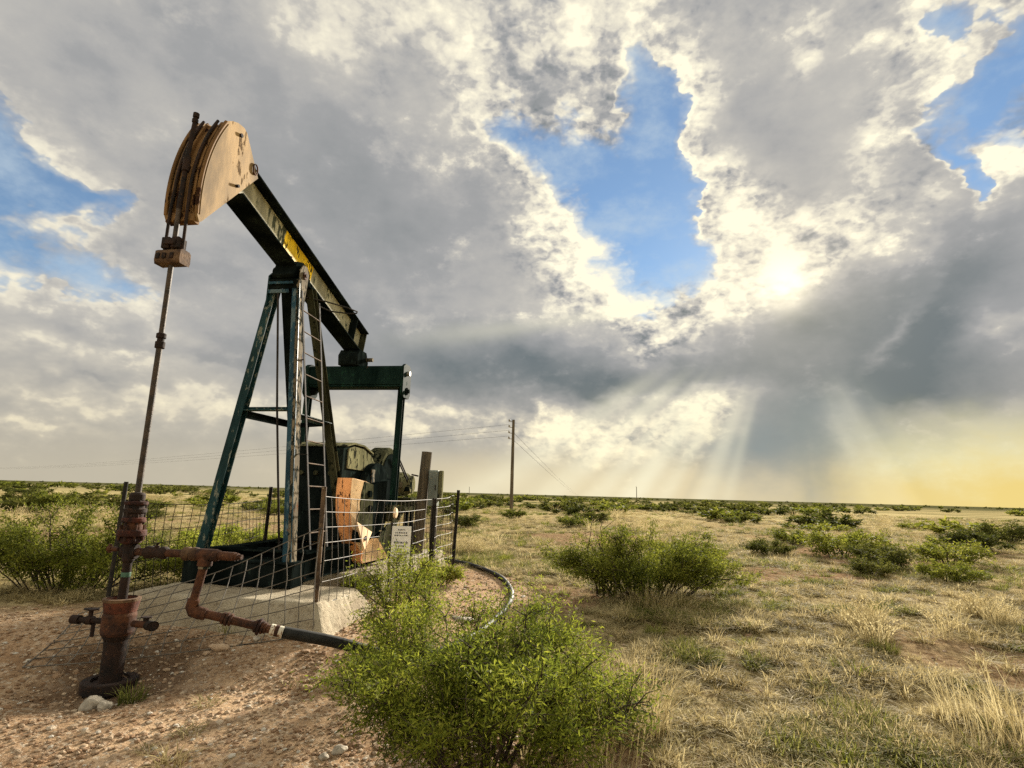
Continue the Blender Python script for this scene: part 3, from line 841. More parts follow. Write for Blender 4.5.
m = MB(); ring = [V(0.17, 0.70 + 0.035 * math.cos(k / 14 * 2 * math.pi), 4.40 + 0.055 * math.sin(k / 14 * 2 * math.pi)) for k in range(15)]
m.tube(ring, 0.008, 6); m.build('lifting_ring', M['rust'], HEAD)
MB().lathe([(0.016, 0), (0.016, 0.03)], (0.16, 0.46, 4.08), 8, 'X').build('bolt', M['dark_rust'], HEAD)
MB().lathe([(0.02, 0), (0.02, 0.02)], (0.16, 0.43, 4.60), 8, 'X').build('bolt', M['dark_rust'], HEAD)
# bridle: two wirelines over the face down to the carrier bar
for t in (-0.082, 0.082):
    pts = [(t * 0.9, y, z) for y, z in offset_arc(0.008)[::-1] if z > 3.77] + [(t, -0.012, 3.60), (t * 1.05, -0.006, 3.13)]
    MB().tube(pts, 0.0135, 8).build('bridle_cable', M['dark_rust'], PJ)
m = MB()
m.prism([(-0.055, 3.085), (-0.065, 3.12), (-0.06, 3.20), (-0.04, 3.215), (0.04, 3.215), (0.06, 3.20), (0.065, 3.12), (0.055, 3.085)], -0.122, 0.118)
CB = m.build('carrier_bar', M['pale_rust'], PJ, 0.018, seg=2)
for t in (-0.09, -0.03, 0.04): MB().box((t - .018, -0.075, 3.125), (t + .018, -0.055, 3.175)).build('bolt', M['dark_rust'], CB, 0.004)

# equalizer and pitmans
m = MB()
m.prism([(3.55, 2.735), (3.55, 3.0), (3.57, 3.02), (3.79, 3.02), (3.81, 3.0), (3.81, 2.735)], -0.60, 0.80)
m.box((-0.605, 3.545, 2.705), (0.805, 3.815, 2.733))
EQ = m.build('equalizer', M['green_paint'], PJ, 0.012)
for t0, t1 in ((-0.68, -0.606), (0.806, 0.845)):
    m = MB(); m.prism([(3.52, 2.62), (3.52, 3.0), (3.60, 3.05), (3.76, 3.05), (3.84, 3.0), (3.84, 2.62), (3.78, 2.56), (3.58, 2.56)], t0, t1); m.build('end_plate', M['green_paint'], EQ, 0.006)
for t in (-0.605, 0.806):
    MB().lathe([(0.035, 0), (0.035, 0.05)], (t + (0.03 if t > 0 else -0.11), 3.68, 2.92), 12, 'X').build('pin', M['bright_steel'], EQ)
    m = MB(); m.lathe([(0.055, 0), (0.055, 0.11), (0.03, 0.11), (0.03, 0.14)], (t - 0.06, 3.68, 2.66), 14, 'X'); m.build('pitman_eye', M['black_paint'], EQ)
m = MB(); m.prism([(3.50, 3.022), (3.48, 3.16), (3.56, 3.26), (3.78, 3.26), (3.86, 3.12), (3.84, 3.022)], -0.15, 0.15)
TB = m.build('tail_bearing', M['black_paint'], PJ, 0.015)
for t in (-0.11, 0.11):
    for s in (3.48, 3.86): MB().lathe([(0.022, 0), (0.022, 0.05)], (t, s, 3.022), 8).build('bolt', M['black_paint'], TB)
MB().lathe([(0.03, 0), (0.03, 0.10)], (0.15, 3.80, 3.16), 10, 'X').build('grease_cap', M['bone_paint'], TB)
PIN = (3.62, 0.95)
for t in (-0.66, 0.775):
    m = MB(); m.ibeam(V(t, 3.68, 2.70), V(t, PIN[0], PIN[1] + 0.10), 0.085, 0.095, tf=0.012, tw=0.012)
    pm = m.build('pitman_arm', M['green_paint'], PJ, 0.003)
    sgn = 1 if t > 0 else -1
    m = MB(); m.lathe([(0.12, -0.055), (0.12, 0.055)], (t - 0.02 * sgn, PIN[0], PIN[1]), 18, 'X'); m.build('pin_bearing', M['olive_paint'], pm, 0.006)
    m = MB(); m.lathe([(0.075, 0.0), (0.065, 0.02 * sgn), (0.0, 0.03 * sgn)], (t + 0.037 * sgn, PIN[0], PIN[1]), 18, 'X'); m.build('pin_cap', M['pale_tan'], pm)

# gear reducer
m = MB(); m.prism([(2.86, 0.60), (2.86, 1.76), (2.90, 1.79), (3.12, 1.84), (3.45, 1.83), (3.75, 1.75), (3.98, 1.60), (4.10, 1.35), (4.12, 0.60)], -0.34, 0.345)
GR = m.build('gear_reducer', M['black_paint'], PJ, 0.012)
m = MB(); m.prism([(2.98, 1.52), (2.98, 1.775), (3.14, 1.815), (3.45, 1.805), (3.74, 1.725), (3.95, 1.58), (4.0, 1.50)], 0.347, 0.365); m.build('side_cover', M['olive_pale'], GR, 0.004)
m = MB(); m.prism([(2.87, 1.792), (2.90, 1.815), (3.12, 1.866), (3.45, 1.856), (3.78, 1.775), (3.77, 1.755), (3.45, 1.832), (3.12, 1.842)], -0.36, 0.38); m.build('lid', M['olive_pale'], GR, 0.003)
for t in (-0.2, 0.0, 0.2):
    MB().lathe([(0.03, -0.03), (0.03, 0.0)], (t, 2.858, 1.45), 8, 'Y').build('bolt', M['olive_paint'], GR)
m = MB(); m.lathe([(0.16, 0), (0.16, 0.035)], (-0.03, 2.82, 1.12), 18, 'Y'); m.build('inspection_cover', M['black_paint'], GR, 0.004)
SH = (3.78, 1.16)
m = MB(); m.lathe([(0.47, 0.37), (0.47, 0.47), (0.40, 0.48), (0.18, 0.49), (0.18, 0.53)], (0, SH[0], SH[1]), 34, 'X'); m.build('bull_gear_cover', M['black_paint'], GR, 0.006)
MB().box((0.475, 3.50, 1.35), (0.492, 3.60, 1.53)).build('data_plate', M['bone_paint'], GR, 0.002)
m = MB(); m.lathe([(0.43, 0.05), (0.46, 0.09), (0.46, 0.30), (0.43, 0.34)], (0, 4.60, 1.46), 32, 'X'); m.build('belt_guard', M['olive_paint'], PJ, 0.006)
m = MB(); m.lathe([(0.36, 0.0), (0.36, 0.014)], (0.342, 4.60, 1.46), 28, 'X'); m.build('brake_drum', M['black_paint'], PJ, 0.003)

# cranks with their counterweights
def crank(sgn, tin, ds=0.0):
    def sh(pts): return [(y + ds, z) for y, z in pts]
    t0, t1 = sorted((sgn * tin, sgn * (tin + 0.10)))
    m = MB(); m.prism(sh([(4.02, 1.42), (4.12, 1.16), (4.02, 0.98), (3.70, 0.76), (3.2, 0.60), (2.95, 0.62), (2.96, 1.0), (2.99, 1.26), (3.4, 1.34), (3.72, 1.38)]), t0, t1)
    ck = m.build('crank_arm', M['black_paint'], PJ, 0.008)
    ta, tb = sorted((sgn * (tin - 0.19), sgn * tin))
    tb2 = sgn * (tin + 0.12)
    rim = sh([(2.83, 1.39), (2.82, 1.25), (2.83, 1.10), (2.86, 0.96), (2.92, 0.82), (3.05, 0.64), (3.24, 0.48)])
    m = MB(); m.prism(rim + sh([(3.34, 0.62), (3.36, 0.75), (3.30, 1.36)]), ta, tb); cw = m.build('counterweight', M['orange_paint'], ck, 0.004)
    # bevelled outer cheek
    n = len(rim); ins = sh([(2.95, 1.35), (2.92, 1.22), (2.89, 1.10), (2.86, 1.0), (2.80, 0.88), (3.02, 0.64), (3.13, 0.52)])
    vs = [(sgn * tin, y, z) for y, z in rim] + [(tb2, y, z) for y, z in ins]
    m = MB(); m.add(vs, [(k, k + 1, n + k + 1, n + k) for k in range(n - 1)])
    m.add([(sgn * tin, 2.83 + ds, 1.39), (tb2, 2.95 + ds, 1.35), (tb2, 3.22 + ds, 1.32), (sgn * tin, 3.24 + ds, 1.36)], [(0, 1, 2, 3)])
    m.build('weight_bevel', M['pale_tan'], ck)
    m = MB(); m.prism(sh([(2.94, 1.352), (3.22, 1.322), (3.29, 0.73), (2.80, 0.878), (2.86, 1.0), (2.90, 1.22)]), *sorted((sgn * (tin + 0.101), tb2 + sgn * 0.002))); m.build('weight_face', M['olive_paint'], ck, 0.003)
    m = MB(); m.prism(sh([(2.80, 0.872), (3.29, 0.724), (3.10, 0.52), (3.02, 0.60)]), *sorted((sgn * (tin + 0.098), tb2))); m.build('weight_face', M['pale_tan'], ck, 0.003)
    for y, z in ((3.10, 1.20), (3.14, 1.02)):
        MB().lathe([(0.045, 0), (0.045, 0.03)], (tb2 if sgn > 0 else tb2 - 0.03, y + ds, z), 10, 'X').build('bolt', M['black_paint'], ck)
    MB().lathe([(0.03, 0), (0.03, 0.012)], (tb2 if sgn > 0 else tb2 - 0.012, 3.08 + ds, 0.66), 8, 'X').build('bolt', M['dark_rust'], ck)
    # lower half weight on the far edge of the arm
    m = MB(); m.prism(sh([(3.26, 0.64), (3.28, 0.36), (3.34, 0.325), (3.95, 0.325), (3.86, 0.50), (3.55, 0.66)]), ta, tb); m.build('counterweight', M['orange_paint'], ck, 0.004)
    vs = [(sgn * tin, 3.28 + ds, 0.64), (sgn * tin, 3.34 + ds, 0.33), (tb2, 3.93 + ds, 0.345), (tb2, 3.50 + ds, 0.63)]
    m = MB(); m.add(vs, [(0, 1, 2, 3)]); m.add([(sgn * tin, 3.34 + ds, 0.33), (sgn * tin, 3.95 + ds, 0.33), (tb2, 3.93 + ds, 0.345)], [(0, 1, 2)]); m.build('weight_bevel', M['pale_tan'], ck)
    m = MB(); m.prism(sh([(3.50, 0.635), (3.93, 0.35), (4.13, 0.36), (4.22, 0.84), (3.85, 0.80)]), *sorted((sgn * (tin + 0.10), tb2))); m.build('weight_face', M['olive_paint'], ck, 0.003)
crank(1, 0.595, -0.20); crank(-1, 0.35, 0.55)

# drive end: brake levers, motor on its rails
for ds in (0.0, 0.09):
    MB().tube([V(0.42, 4.58 + ds, 1.80), V(0.41, 5.24 + ds, 1.40)], 0.012, 6).build('brake_lever', M['black_wire'], PJ)
m = MB(); m.lathe([(0.07, 0.0), (0.07, 0.09)], (0.36, 5.30, 1.35), 12, 'X'); m.box((0.36, 5.22, 1.25), (0.44, 5.38, 1.32)); m.build('brake_clevis', M['black_paint'], PJ, 0.004)
m = MB(); m.lathe([(0.17, 0.0), (0.19, 0.03), (0.19, 0.40), (0.15, 0.45), (0.15, 0.50)], (-0.05, 5.38, 1.36), 22, 'X')
MO = m.build('motor', M['olive_pale'], PJ, 0.004)
for k in range(9):
    a = 2 * math.pi * k / 9; m = MB(); m.bar(V(0.0, 5.38 + 0.20 * math.cos(a), 1.36 + 0.20 * math.sin(a)), V(0.30, 5.38 + 0.20 * math.cos(a), 1.36 + 0.20 * math.sin(a)), 0.012, 0.03, (0, math.cos(a), math.sin(a))); m.build('cooling_fin', M['olive_pale'], MO)
MB().box((0.14, 5.16, 1.30), (0.34, 5.26, 1.40)).build('terminal_box', M['bone_paint'], MO, 0.006)
m = MB()
for s in (5.22, 5.54): m.box((-0.2, s - 0.03, 1.02), (0.55, s + 0.03, 1.10))
m.box((-0.1, 5.18, 1.105), (0.5, 5.58, 1.14)); m.build('motor_rail', M['olive_paint'], PJ, 0.003)
for t in (-0.1, 0.42):
    for s in (5.24, 5.52): MB().bar(V(t, s, 0.58), V(t, s, 1.018), 0.06, 0.06).build('motor_stand', M['black_paint'], PJ)
MB().bar(V(0.44, 4.35, 0.60), V(0.44, 5.2, 1.05), 0.05, 0.06).build('motor_strut', M['olive_paint'], PJ)
m = MB(); m.box((0.25, 4.30, 0.92), (0.50, 5.75, 1.00)); m.build('deck_beam', M['olive_paint'], PJ, 0.003)

# ladder up the right flank
l0, l1 = V(0.60, 1.72, 0.62), V(0.285, 1.60, 3.44); r0, r1 = V(0.60, 2.10, 0.62), V(0.30, 1.98, 3.42)
m = MB(); m.bar(l0, l1, 0.010, 0.028); m.bar(r0, r1, 0.010, 0.028); LD = m.build('ladder', M['dark_post'], PJ)
for k in range(11):
    f = 0.06 + k * 0.086
    MB().tube([l0.lerp(l1, f), r0.lerp(r1, f)], 0.0075, 6).build('rung', M['post_rust'], LD)
for f in (0.35, 0.72):
    p = l0.lerp(l1, f); q = leg_at(1, p.z); MB().bar(p, V(q.x + 0.05, q.y, q.z), 0.02, 0.008, (0, 1, 0)).build('bracket', M['dark_post'], LD)

# ------------------------------------------------------------------ the well
WH = empty('wellhead', W(0, 0, 0), -AX)
tag(WH, 'rusty wellhead of stacked flanges over a stout casing pipe in the gravel', 'wellhead')
m = MB(); m.lathe([(0.20, -0.36), (0.24, -0.32), (0.255, -0.255), (0.272, -0.25), (0.272, -0.185), (0.262, -0.178), (0.185, -0.178), (0.18, -0.20), (0.11, -0.195)], n=28, cap=False); m.build('base_ring', M['dark_rust'], WH, 0.004)
m = MB(); m.lathe([(0.112, -0.40), (0.112, 0.04), (0.118, 0.09), (0.150, 0.135), (0.150, 0.15)], n=26); m.build('casing', M['dark_rust'], WH)
m = MB(); m.lathe([(0.150, 0.13), (0.166, 0.15), (0.168, 0.27), (0.155, 0.295)], n=26); m.build('casing_head', M['rust'], WH)
m = MB(); m.lathe([(0.150, 0.285), (0.160, 0.295), (0.180, 0.375), (0.180, 0.390), (0.145, 0.390), (0.135, 0.36), (0.05, 0.355)], n=28); BW = m.build('bowl_flange', M['orange_rust'], WH)
m = MB(); m.lathe([(0.182, 0.372), (0.186, 0.392), (0.150, 0.396)], n=28, cap=False); m.build('lip', M['pale_rust'], BW)
m = MB(); m.lathe([(0.050, 0.35), (0.047, 0.70)], n=16); m.build('tubing', M['dark_rust'], WH)
m = MB(); m.lathe([(0.0485, 0.545), (0.050, 0.55), (0.050, 0.575), (0.0485, 0.58)], n=16, cap=False); m.build('tape_band', M['green_tape'], WH)
m = MB(); m.lathe([(0.058, 0.655), (0.066, 0.67), (0.066, 0.79), (0.056, 0.80)], n=18); m.lathe([(0.055, -0.09), (0.055, 0.10)], (0, 0, 0.735), 14, 'X'); m.build('pumping_tee', M['dark_rust'], WH)
for name, prof, mt in (
        ('stuffing_box', [(0.075, 0.79), (0.110, 0.80), (0.115, 0.835), (0.095, 0.845)], 'red_rust'),
        ('flange', [(0.085, 0.842), (0.140, 0.848), (0.148, 0.856), (0.148, 0.890), (0.140, 0.898), (0.08, 0.900)], 'red_rust'),
        ('stuffing_box', [(0.098, 0.898), (0.094, 0.955)], 'rust'),
        ('flange', [(0.078, 0.952), (0.118, 0.956), (0.122, 0.965), (0.122, 0.985), (0.105, 0.992), (0.085, 0.995)], 'red_rust'),
        ('stuffing_box', [(0.100, 0.994), (0.100, 1.02), (0.118, 1.03), (0.120, 1.055), (0.100, 1.065), (0.098, 1.085)], 'dark_rust'),
        ('flange', [(0.082, 1.083), (0.118, 1.088), (0.122, 1.095), (0.122, 1.110), (0.085, 1.118)], 'red_rust'),
        ('gland', [(0.060, 1.116), (0.082, 1.122), (0.085, 1.165), (0.070, 1.18), (0.032, 1.185)], 'dark_rust')):
    m = MB(); m.lathe(prof, n=22); m.build(name, M[mt], WH, 0.003)
for k in range(8):
    a = 2 * math.pi * k / 8 + 0.2
    m = MB(); m.lathe([(0.016, 0.815), (0.016, 0.845), (0.020, 0.846), (0.020, 0.898), (0.012, 0.90), (0.012, 0.935)], (0.123 * math.cos(a), 0.123 * math.sin(a), 0), 7); m.build('stud', M['rust'], WH)
for k in range(6):
    a = 2 * math.pi * k / 6 + 0.5
    m = MB(); m.lathe([(0.013, 0.94), (0.013, 1.125)], (0.100 * math.cos(a), 0.100 * math.sin(a), 0), 7); m.build('stud', M['dark_rust'], WH)
m = MB(); m.tube([V(-0.09, 0, 0.745), V(-0.17, 0.02, 0.745)], 0.026, 10); m.lathe([(0.034, -0.20), (0.034, -0.165)], (0, 0.02, 0.745), 10, 'X'); m.tube([V(-0.185, 0.02, 0.70), V(-0.185, 0.02, 0.80)], 0.016, 8); m.build('bleeder_valve', M['rust'], WH)
m = MB(); m.tube([V(-0.14, 0, 0.215), V(-0.36, -0.01, 0.215)], 0.034, 12); m.lathe([(0.050, -0.40), (0.052, -0.33)], (0, -0.01, 0.215), 12, 'X'); m.tube([V(-0.25, 0, 0.215), V(-0.25, 0, 0.33)], 0.02, 8); m.lathe([(0.06, 0.33), (0.06, 0.345)], (-0.25, 0, 0), 14); m.tube([V(-0.22, 0.01, 0.20), V(-0.22, 0.01, 0.04)], 0.018, 8); m.lathe([(0.05, -0.275), (0.05, -0.225)], (0, 0, 0.215), 10, 'X')
m.build('casing_valve', M['dark_rust'], WH, 0.003)
m = MB(); m.tube([V(0.14, -0.02, 0.215), V(0.26, -0.05, 0.222), V(0.33, -0.09, 0.222)], 0.038, 12, caps=False); m.build('casing_outlet', M['rust'], WH)
m = MB(); m.tube([V(0.30, -0.075, 0.222), V(0.345, -0.098, 0.222)], 0.054, 14, caps=False); m.tube([V(0.335, -0.093, 0.222), V(0.336, -0.0935, 0.222)], 0.05, 14); m.lathe([(0.024, 0.25), (0.024, 0.29), (0.045, 0.292), (0.045, 0.305)], (0.25, -0.04, 0), 10); m.build('outlet_collar', M['dark_rust'], WH)

for o in [c for c in bpy.data.objects if c.parent in (WH, BW)]:     # slim the bodies to their true girth
    zc = None if o.name.split('.')[0] in ('casing_valve', 'casing_outlet', 'outlet_collar', 'bleeder_valve') else 0
    z0 = 0.745 if o.name.startswith('bleeder') else 0.218
    for v in o.data.vertices:
        if zc is None: v.co.y *= 0.64; v.co.z = z0 + (v.co.z - z0) * 0.66
        else: v.co.x *= 0.68; v.co.y *= 0.68

# polished rod, hung from the carrier bar
PR = empty('polished_rod', W(0, 0, 0), -AX)
tag(PR, 'long steel polished rod rising from the wellhead past the horse head', 'pump rod')
MB().tube([V(0, 0, 1.17), V(0, -0.002, 2.36)], 0.0235, 12).build('rod', M['rod_steel'], PR)
MB().tube([V(0, -0.002, 2.36), V(0, -0.012, 3.6)], 0.021, 12).build('rod', M['rod_steel'], PR)
MB().tube([V(0, -0.012, 3.6), V(0.012, -0.018, 4.10), V(0.032, -0.01, 4.52)], [0.022, 0.020, 0.018], 10).build('rod', M['dark_rust'], PR)
m = MB(); m.lathe([(0.03, 2.355), (0.038, 2.36), (0.038, 2.41), (0.028, 2.415), (0.028, 2.44), (0.038, 2.445), (0.038, 2.48), (0.03, 2.485)], n=14); m.build('coupling', M['dark_rust'], PR)
m = MB(); m.box((-0.085, -0.06, 3.225), (-0.008, 0.045, 3.325)); m.box((0.008, -0.06, 3.225), (0.080, 0.045, 3.325)); m.box((-0.06, -0.075, 3.25), (0.06, -0.062, 3.30)); m.build('rod_clamp', M['dark_rust'], PR, 0.012)
m = MB(); m.lathe([(0.03, 3.96), (0.03, 4.10)], (0.012, -0.018, 0), 10); m.lathe([(0.026, 4.44), (0.026, 4.47)], (0.029, -0.011, 0), 10); m.lathe([(0.026, 4.49), (0.026, 4.53)], (0.031, -0.01, 0), 10); m.build('coupling', M['dark_rust'], PR)

# flow line
FL = empty('flow_line', W(0, 0, 0), -AX)
tag(FL, 'rusty flow line pipe running from the wellhead tee down to the black hose', 'pipe')
pA, pB = V(0.60, -0.01, 0.335), V(1.235, 0.20, 0.175)
MB().tube([V(0.03, 0, 0.735), V(0.56, 0, 0.735)], 0.030, 14).build('pipe', M['rust'], FL)
m = MB(); m.lathe([(0.045, 0.14), (0.060, 0.155), (0.060, 0.20), (0.048, 0.215), (0.048, 0.27), (0.060, 0.285), (0.060, 0.315), (0.042, 0.33)], (0, 0, 0.735), 12, 'X'); m.tube([V(0.235, 0, 0.74), V(0.235, 0, 0.80)], 0.022, 8); m.bar(V(0.235, -0.01, 0.805), V(0.285, -0.06, 0.83), 0.02, 0.012); m.build('check_valve', M['dark_rust'], FL, 0.003)
m = MB(); m.lathe([(0.042, 0.46), (0.062, 0.475), (0.066, 0.51), (0.055, 0.53), (0.066, 0.55), (0.060, 0.585), (0.045, 0.60)], (0, 0, 0.738), 10, 'X'); m.build('union', M['pale_rust'], FL, 0.003)
m = MB(); m.lathe([(0.048, 0.58), (0.056, 0.595), (0.056, 0.74), (0.048, 0.755)], (0, 0, 0.735), 14, 'X'); m.lathe([(0.056, -0.10), (0.056, -0.04), (0.048, 0.0)], (0.655, 0, 0.735), 14, 'Z'); m.build('tee', M['rust'], FL)
m = MB(); m.tube([V(0.74, 0, 0.735), V(0.90, 0, 0.73)], 0.040, 12); m.lathe([(0.05, 0.745), (0.05, 0.765)], (0, 0, 0.735), 14, 'X'); m.tube([V(0.90, 0, 0.73), V(0.955, 0, 0.728)], 0.024, 8); m.lathe([(0.034, 0.90), (0.034, 0.925)], (0, 0, 0.73), 8, 'X'); m.build('end_plug', M['rust'], FL)
MB().tube([V(0.652, 0, 0.66), V(0.603, -0.008, 0.38)], 0.031, 14).build('pipe', M['rust'], FL)
m = MB(); m.lathe([(0.041, 0.635), (0.041, 0.652)], (0.652, 0, 0), 14); m.build('collar', M['bone_paint'], FL)
m = MB(); m.tube([V(0.608, -0.006, 0.415), V(0.600, -0.010, 0.36), V(0.612, -0.005, 0.333), V(0.655, 0.008, 0.318), V(0.70, 0.022, 0.308)], [0.043, 0.045, 0.047, 0.045, 0.042], 14); m.build('elbow', M['rust'], FL)
dAB = (pB - pA)
MB().tube([pA + dAB * 0.12, pA + dAB * 0.86], 0.031, 14).build('pipe', M['rust'], FL)
for f, r in ((0.345, 0.055), (0.385, 0.062), (0.425, 0.055), (0.70, 0.060), (0.735, 0.078), (0.77, 0.060), (0.80, 0.05)):
    MB().tube([pA + dAB * (f - 0.012), pA + dAB * (f + 0.012)], r * 0.8, 10).build('coupling', M['rust' if r < 0.07 else 'red_rust'], FL, 0.003)
MB().tube([pA + dAB * 0.86, pA + dAB * 1.0], 0.040, 14).build('white_fitting', M['white_band'], FL)
MB().tube([pA + dAB * 0.91, pA + dAB * 0.95], 0.0415, 14).build('clamp_band', M['rust'], FL)
for o in [c for c in bpy.data.objects if c.parent == FL and c.name.split('.')[0] in ('check_valve', 'union', 'tee', 'end_plug')]:
    for v in o.data.vertices: v.co.y *= 0.8; v.co.z = 0.735 + (v.co.z - 0.735) * 0.8
def lw(p): return W(p.x, p.y, p.z)

# the hose
def gpt(x, y, dz=0.0): return Vector((x, y, gz(x, y) + dz))
def smooth_path(pts, n=8):
    out = []
    for i in range(len(pts) - 1):
        p0, p1, p2, p3 = pts[max(i - 1, 0)], pts[i], pts[i + 1], pts[min(i + 2, len(pts) - 1)]
        for k in range(n):
            t = k / n
            out.append(0.5 * ((2 * p1) + (p2 - p0) * t + (2 * p0 - 5 * p1 + 4 * p2 - p3) * t * t + (3 * p1 - p0 - 3 * p2 + p3) * t ** 3))
    out.append(pts[-1]); return out
a = lw(pB); e = W(1.86, 0.60, 0); e.z = gz(e.x, e.y) + 0.043
mid = a.lerp(e, 0.5); mid.z = max(mid.z, gz(mid.x, mid.y) + 0.05) + 0.012
hp = [a, mid, e] + [gpt(x, y, 0.032) for x, y in ((-0.66, 4.90), (-0.36, 5.25), (-0.18, 5.80), (-0.02, 6.55), (0.06, 7.2), (0.05, 7.9), (-0.08, 8.7), (-0.38, 9.6), (-0.72, 10.3), (-1.15, 10.9), (-1.8, 11.3))]
hs = smooth_path(hp, 8)
h = MB().tube(hs, [0.043 if i < 18 else 0.043 - 0.011 * min(1, (i - 18) / 14) for i in range(len(hs))], 12).build('hose', M['poly'])
tag(h, 'black plastic hose leading from the rusty flow line and looping out past the fence', 'hose')

# ------------------------------------------------------------------ wire fence
FN = empty('wire_fence', (-1.7, 5.4, 0))
tag(FN, 'rusty welded wire fence around the pump jack, front panel sagging to the gravel', 'wire fence')
FO = Vector((-1.7, 5.4, 0))
def fpost(x, y, h, r, mat, lean=(0, 0), tee=False):
    b = Vector((x, y, gz(x, y) - 0.25)); t = Vector((x + lean[0], y + lean[1], h)); m = MB()
    if tee:
        m.bar(b, t, 2 * r, 0.008); m.bar(b, t, 0.010, 1.6 * r, off=(0, -0.7 * r))
    else: m.tube([b, b.lerp(t, .33), b.lerp(t, .66), t], r, 10)
    o = m.build('post', M[mat], FN); o.location = -FO; return o
PC, PRr, PL = Vector((-1.70, 5.40)), Vector((-0.90, 9.76)), Vector((-3.44, 5.20))
PBk = W(-1.40, 4.13); PBk = Vector((PBk.x, PBk.y)); PWd = Vector((-1.62, 12.2))
fpost(*PC, 1.27, 0.023, 'post_rust', (-0.02, 0)); fpost(*PRr, 1.29, 0.026, 'dark_post', (0.05, 0), True)
fpost(*PL, 1.265, 0.018, 'dark_post', (0.01, 0.0)); fpost(*PBk, 1.26, 0.026, 'dark_post', (0.02, 0), True)
fpost(-1.10, 8.50, 1.16, 0.030, 'dark_post', (0.02, 0), True)
rngf = random.Random(5)
def panel(c00, c10, c01, c11, nv, rows, sag=0.0, mat='wire', r=0.0034, seg=6, label=None):
    """corners: bottom start, bottom end, top start, top end; rows = heights 0..1 of the level wires"""
    c00, c10, c01, c11 = (Vector(c) for c in (c00, c10, c01, c11))
    def at(u, v):
        p = (c00.lerp(c10, u)).lerp(c01.lerp(c11, u), v)
        w = math.sin(u * math.pi) * sag
        p = p + Vector((0.03 * math.sin(u * 9 + v * 3), 0.03 * math.cos(u * 7 + v * 2), -w * (0.4 + 0.6 * v)))
        return p
    lines = [[at(i / (seg * 2), v) for i in range(seg * 2 + 1)] for v in rows]
    lines += [[at((k + rngf.uniform(-.08, .08)) / nv if 0 < k < nv else k / nv, rows[0] + (rows[-1] - rows[0]) * i / seg) for i in range(seg + 1)] for k in range(nv + 1)]
    edge = {0, len(rows) - 1, len(rows), len(lines) - 1}
    m = MB()
    for i in edge: m.tube(lines[i], r * 1.15, 5, False)
    po = m.build('wire_panel', M[mat], FN); po.location = -FO
    for i, l in enumerate(lines):
        if i not in edge: MB().tube(l, r, 5, False).build('wire', M[mat], po)
    if label: po['label'] = label
def z3(v2, z): return (v2.x, v2.y, z)
R7 = (0.0, .17, .34, .50, .64, .76, .88, 1.0)
PM = Vector((-1.10, 8.50))
panel(z3(PC, 0.03), z3(PM, 0.05), z3(PC, 1.18), z3(PM, 1.14), 21, R7, 0.03)
panel(z3(PM, 0.05), z3(PRr, 0.05), z3(PM, 1.14), z3(PRr, 1.20), 9, R7, 0.01)
panel(z3(PRr, 0.05), z3(PWd, 0.05), z3(PRr, 1.20), z3(PWd, 1.15), 15, R7, 0.02, 'black_wire')
panel(z3(PL, 0.0), z3(PBk, 0.05), z3(PL, 1.08), z3(PBk, 1.06), 22, R7, 0.04, 'black_wire')
panel(z3(PBk, 0.05), z3(PWd, 0.05), z3(PBk, 1.1), z3(PWd, 1.15), 36, R7, 0.03, 'black_wire')
panel((-3.62, 4.60, gz(-3.62, 4.6) + .015), (-1.66, 5.20, 0.02), (-3.80, 5.40, 0.10), (-1.685, 5.40, 0.90), 15, (0.0, .14, .28, .42, .57, .71, .86, 1.0), 0.05, 'wire', 0.0042, 10, 'sagging front panel sprawled over the gravel')
# a slack end of wire lying off its corner
SG = empty('sign', (-1.375, 7.0, 0), 0.10)
tag(SG, 'white rectangular notice board with rows of small dark lettering beside the fence', 'sign')
m = MB(); m.box((0.0, -0.052, 0.42), (0.225, -0.045, 0.84)); m.build('board', M['sign_white'], SG, 0.002)
rs = random.Random(11)
m = MB()
for z, w, hh in ((0.80, .08, .018), (0.765, .14, .016), (0.735, .16, .012), (0.655, .16, .026), (0.615, .11, .022), (0.545, .18, .012), (0.515, .15, .012), (0.48, .17, .016), (0.45, .09, .012)):
    x = 0.1125 - w / 2
    while x < 0.1125 + w / 2:
        l = rs.uniform(.008, .022); m.box((x, -0.0545, z - hh / 2), (min(x + l, 0.1125 + w / 2), -0.0525, z + hh / 2 * rs.uniform(.5, 1))); x += l + rs.uniform(.006, .012)
m.build('lettering', M['ink'], SG)
for x in (-0.008, 0.233): MB().bar(V(x, -0.035, -0.2), V(x + 0.004, -0.035, 0.88), 0.022, 0.012).build('stake', M['dark_post'], SG)

# ------------------------------------------------------------------ electrical post, boxes
m = MB(); m.tube([(0, 0, -0.3), (0.03, 0.005, 0.8), (0.06, 0.01, 1.45), (0.085, 0.015, 1.905)], [0.095, 0.092, 0.090, 0.088], 14)
EP = m.build('wooden_post', M['wood'], None, 0.006, (-1.48, 9.62, 0)); tag(EP, 'short weathered wooden post leaning right behind the motor, taller than the fence', 'post')
MB().tube([V(-0.03, -0.05, 1.50), V(-0.13, -0.12, 1.52)], 0.012, 6).build('hook', M['dark_rust'], EP)
CX = empty('control_box', (-1.22, 9.55, 0), -0.12); tag(CX, 'grey green electrical control box on a stake to the right of the wooden post', 'control box')
m = MB(); m.box((-0.10, -0.07, 1.02), (0.055, 0.09, 1.60)); bx = m.build('enclosure', M['grey_box'], CX, 0.006)
m = MB(); m.box((-0.088, -0.083, 1.04), (0.043, -0.072, 1.58)); m.build('door', M['grey_box'], CX, 0.003)
MB().box((0.02, -0.097, 1.28), (0.035, -0.085, 1.36)).build('handle', M['dark_post'], CX)
m = MB(); m.box((0.065, -0.05, 1.10), (0.125, 0.05, 1.595)); m.build('meter_box', M['olive_pale'], CX, 0.004)
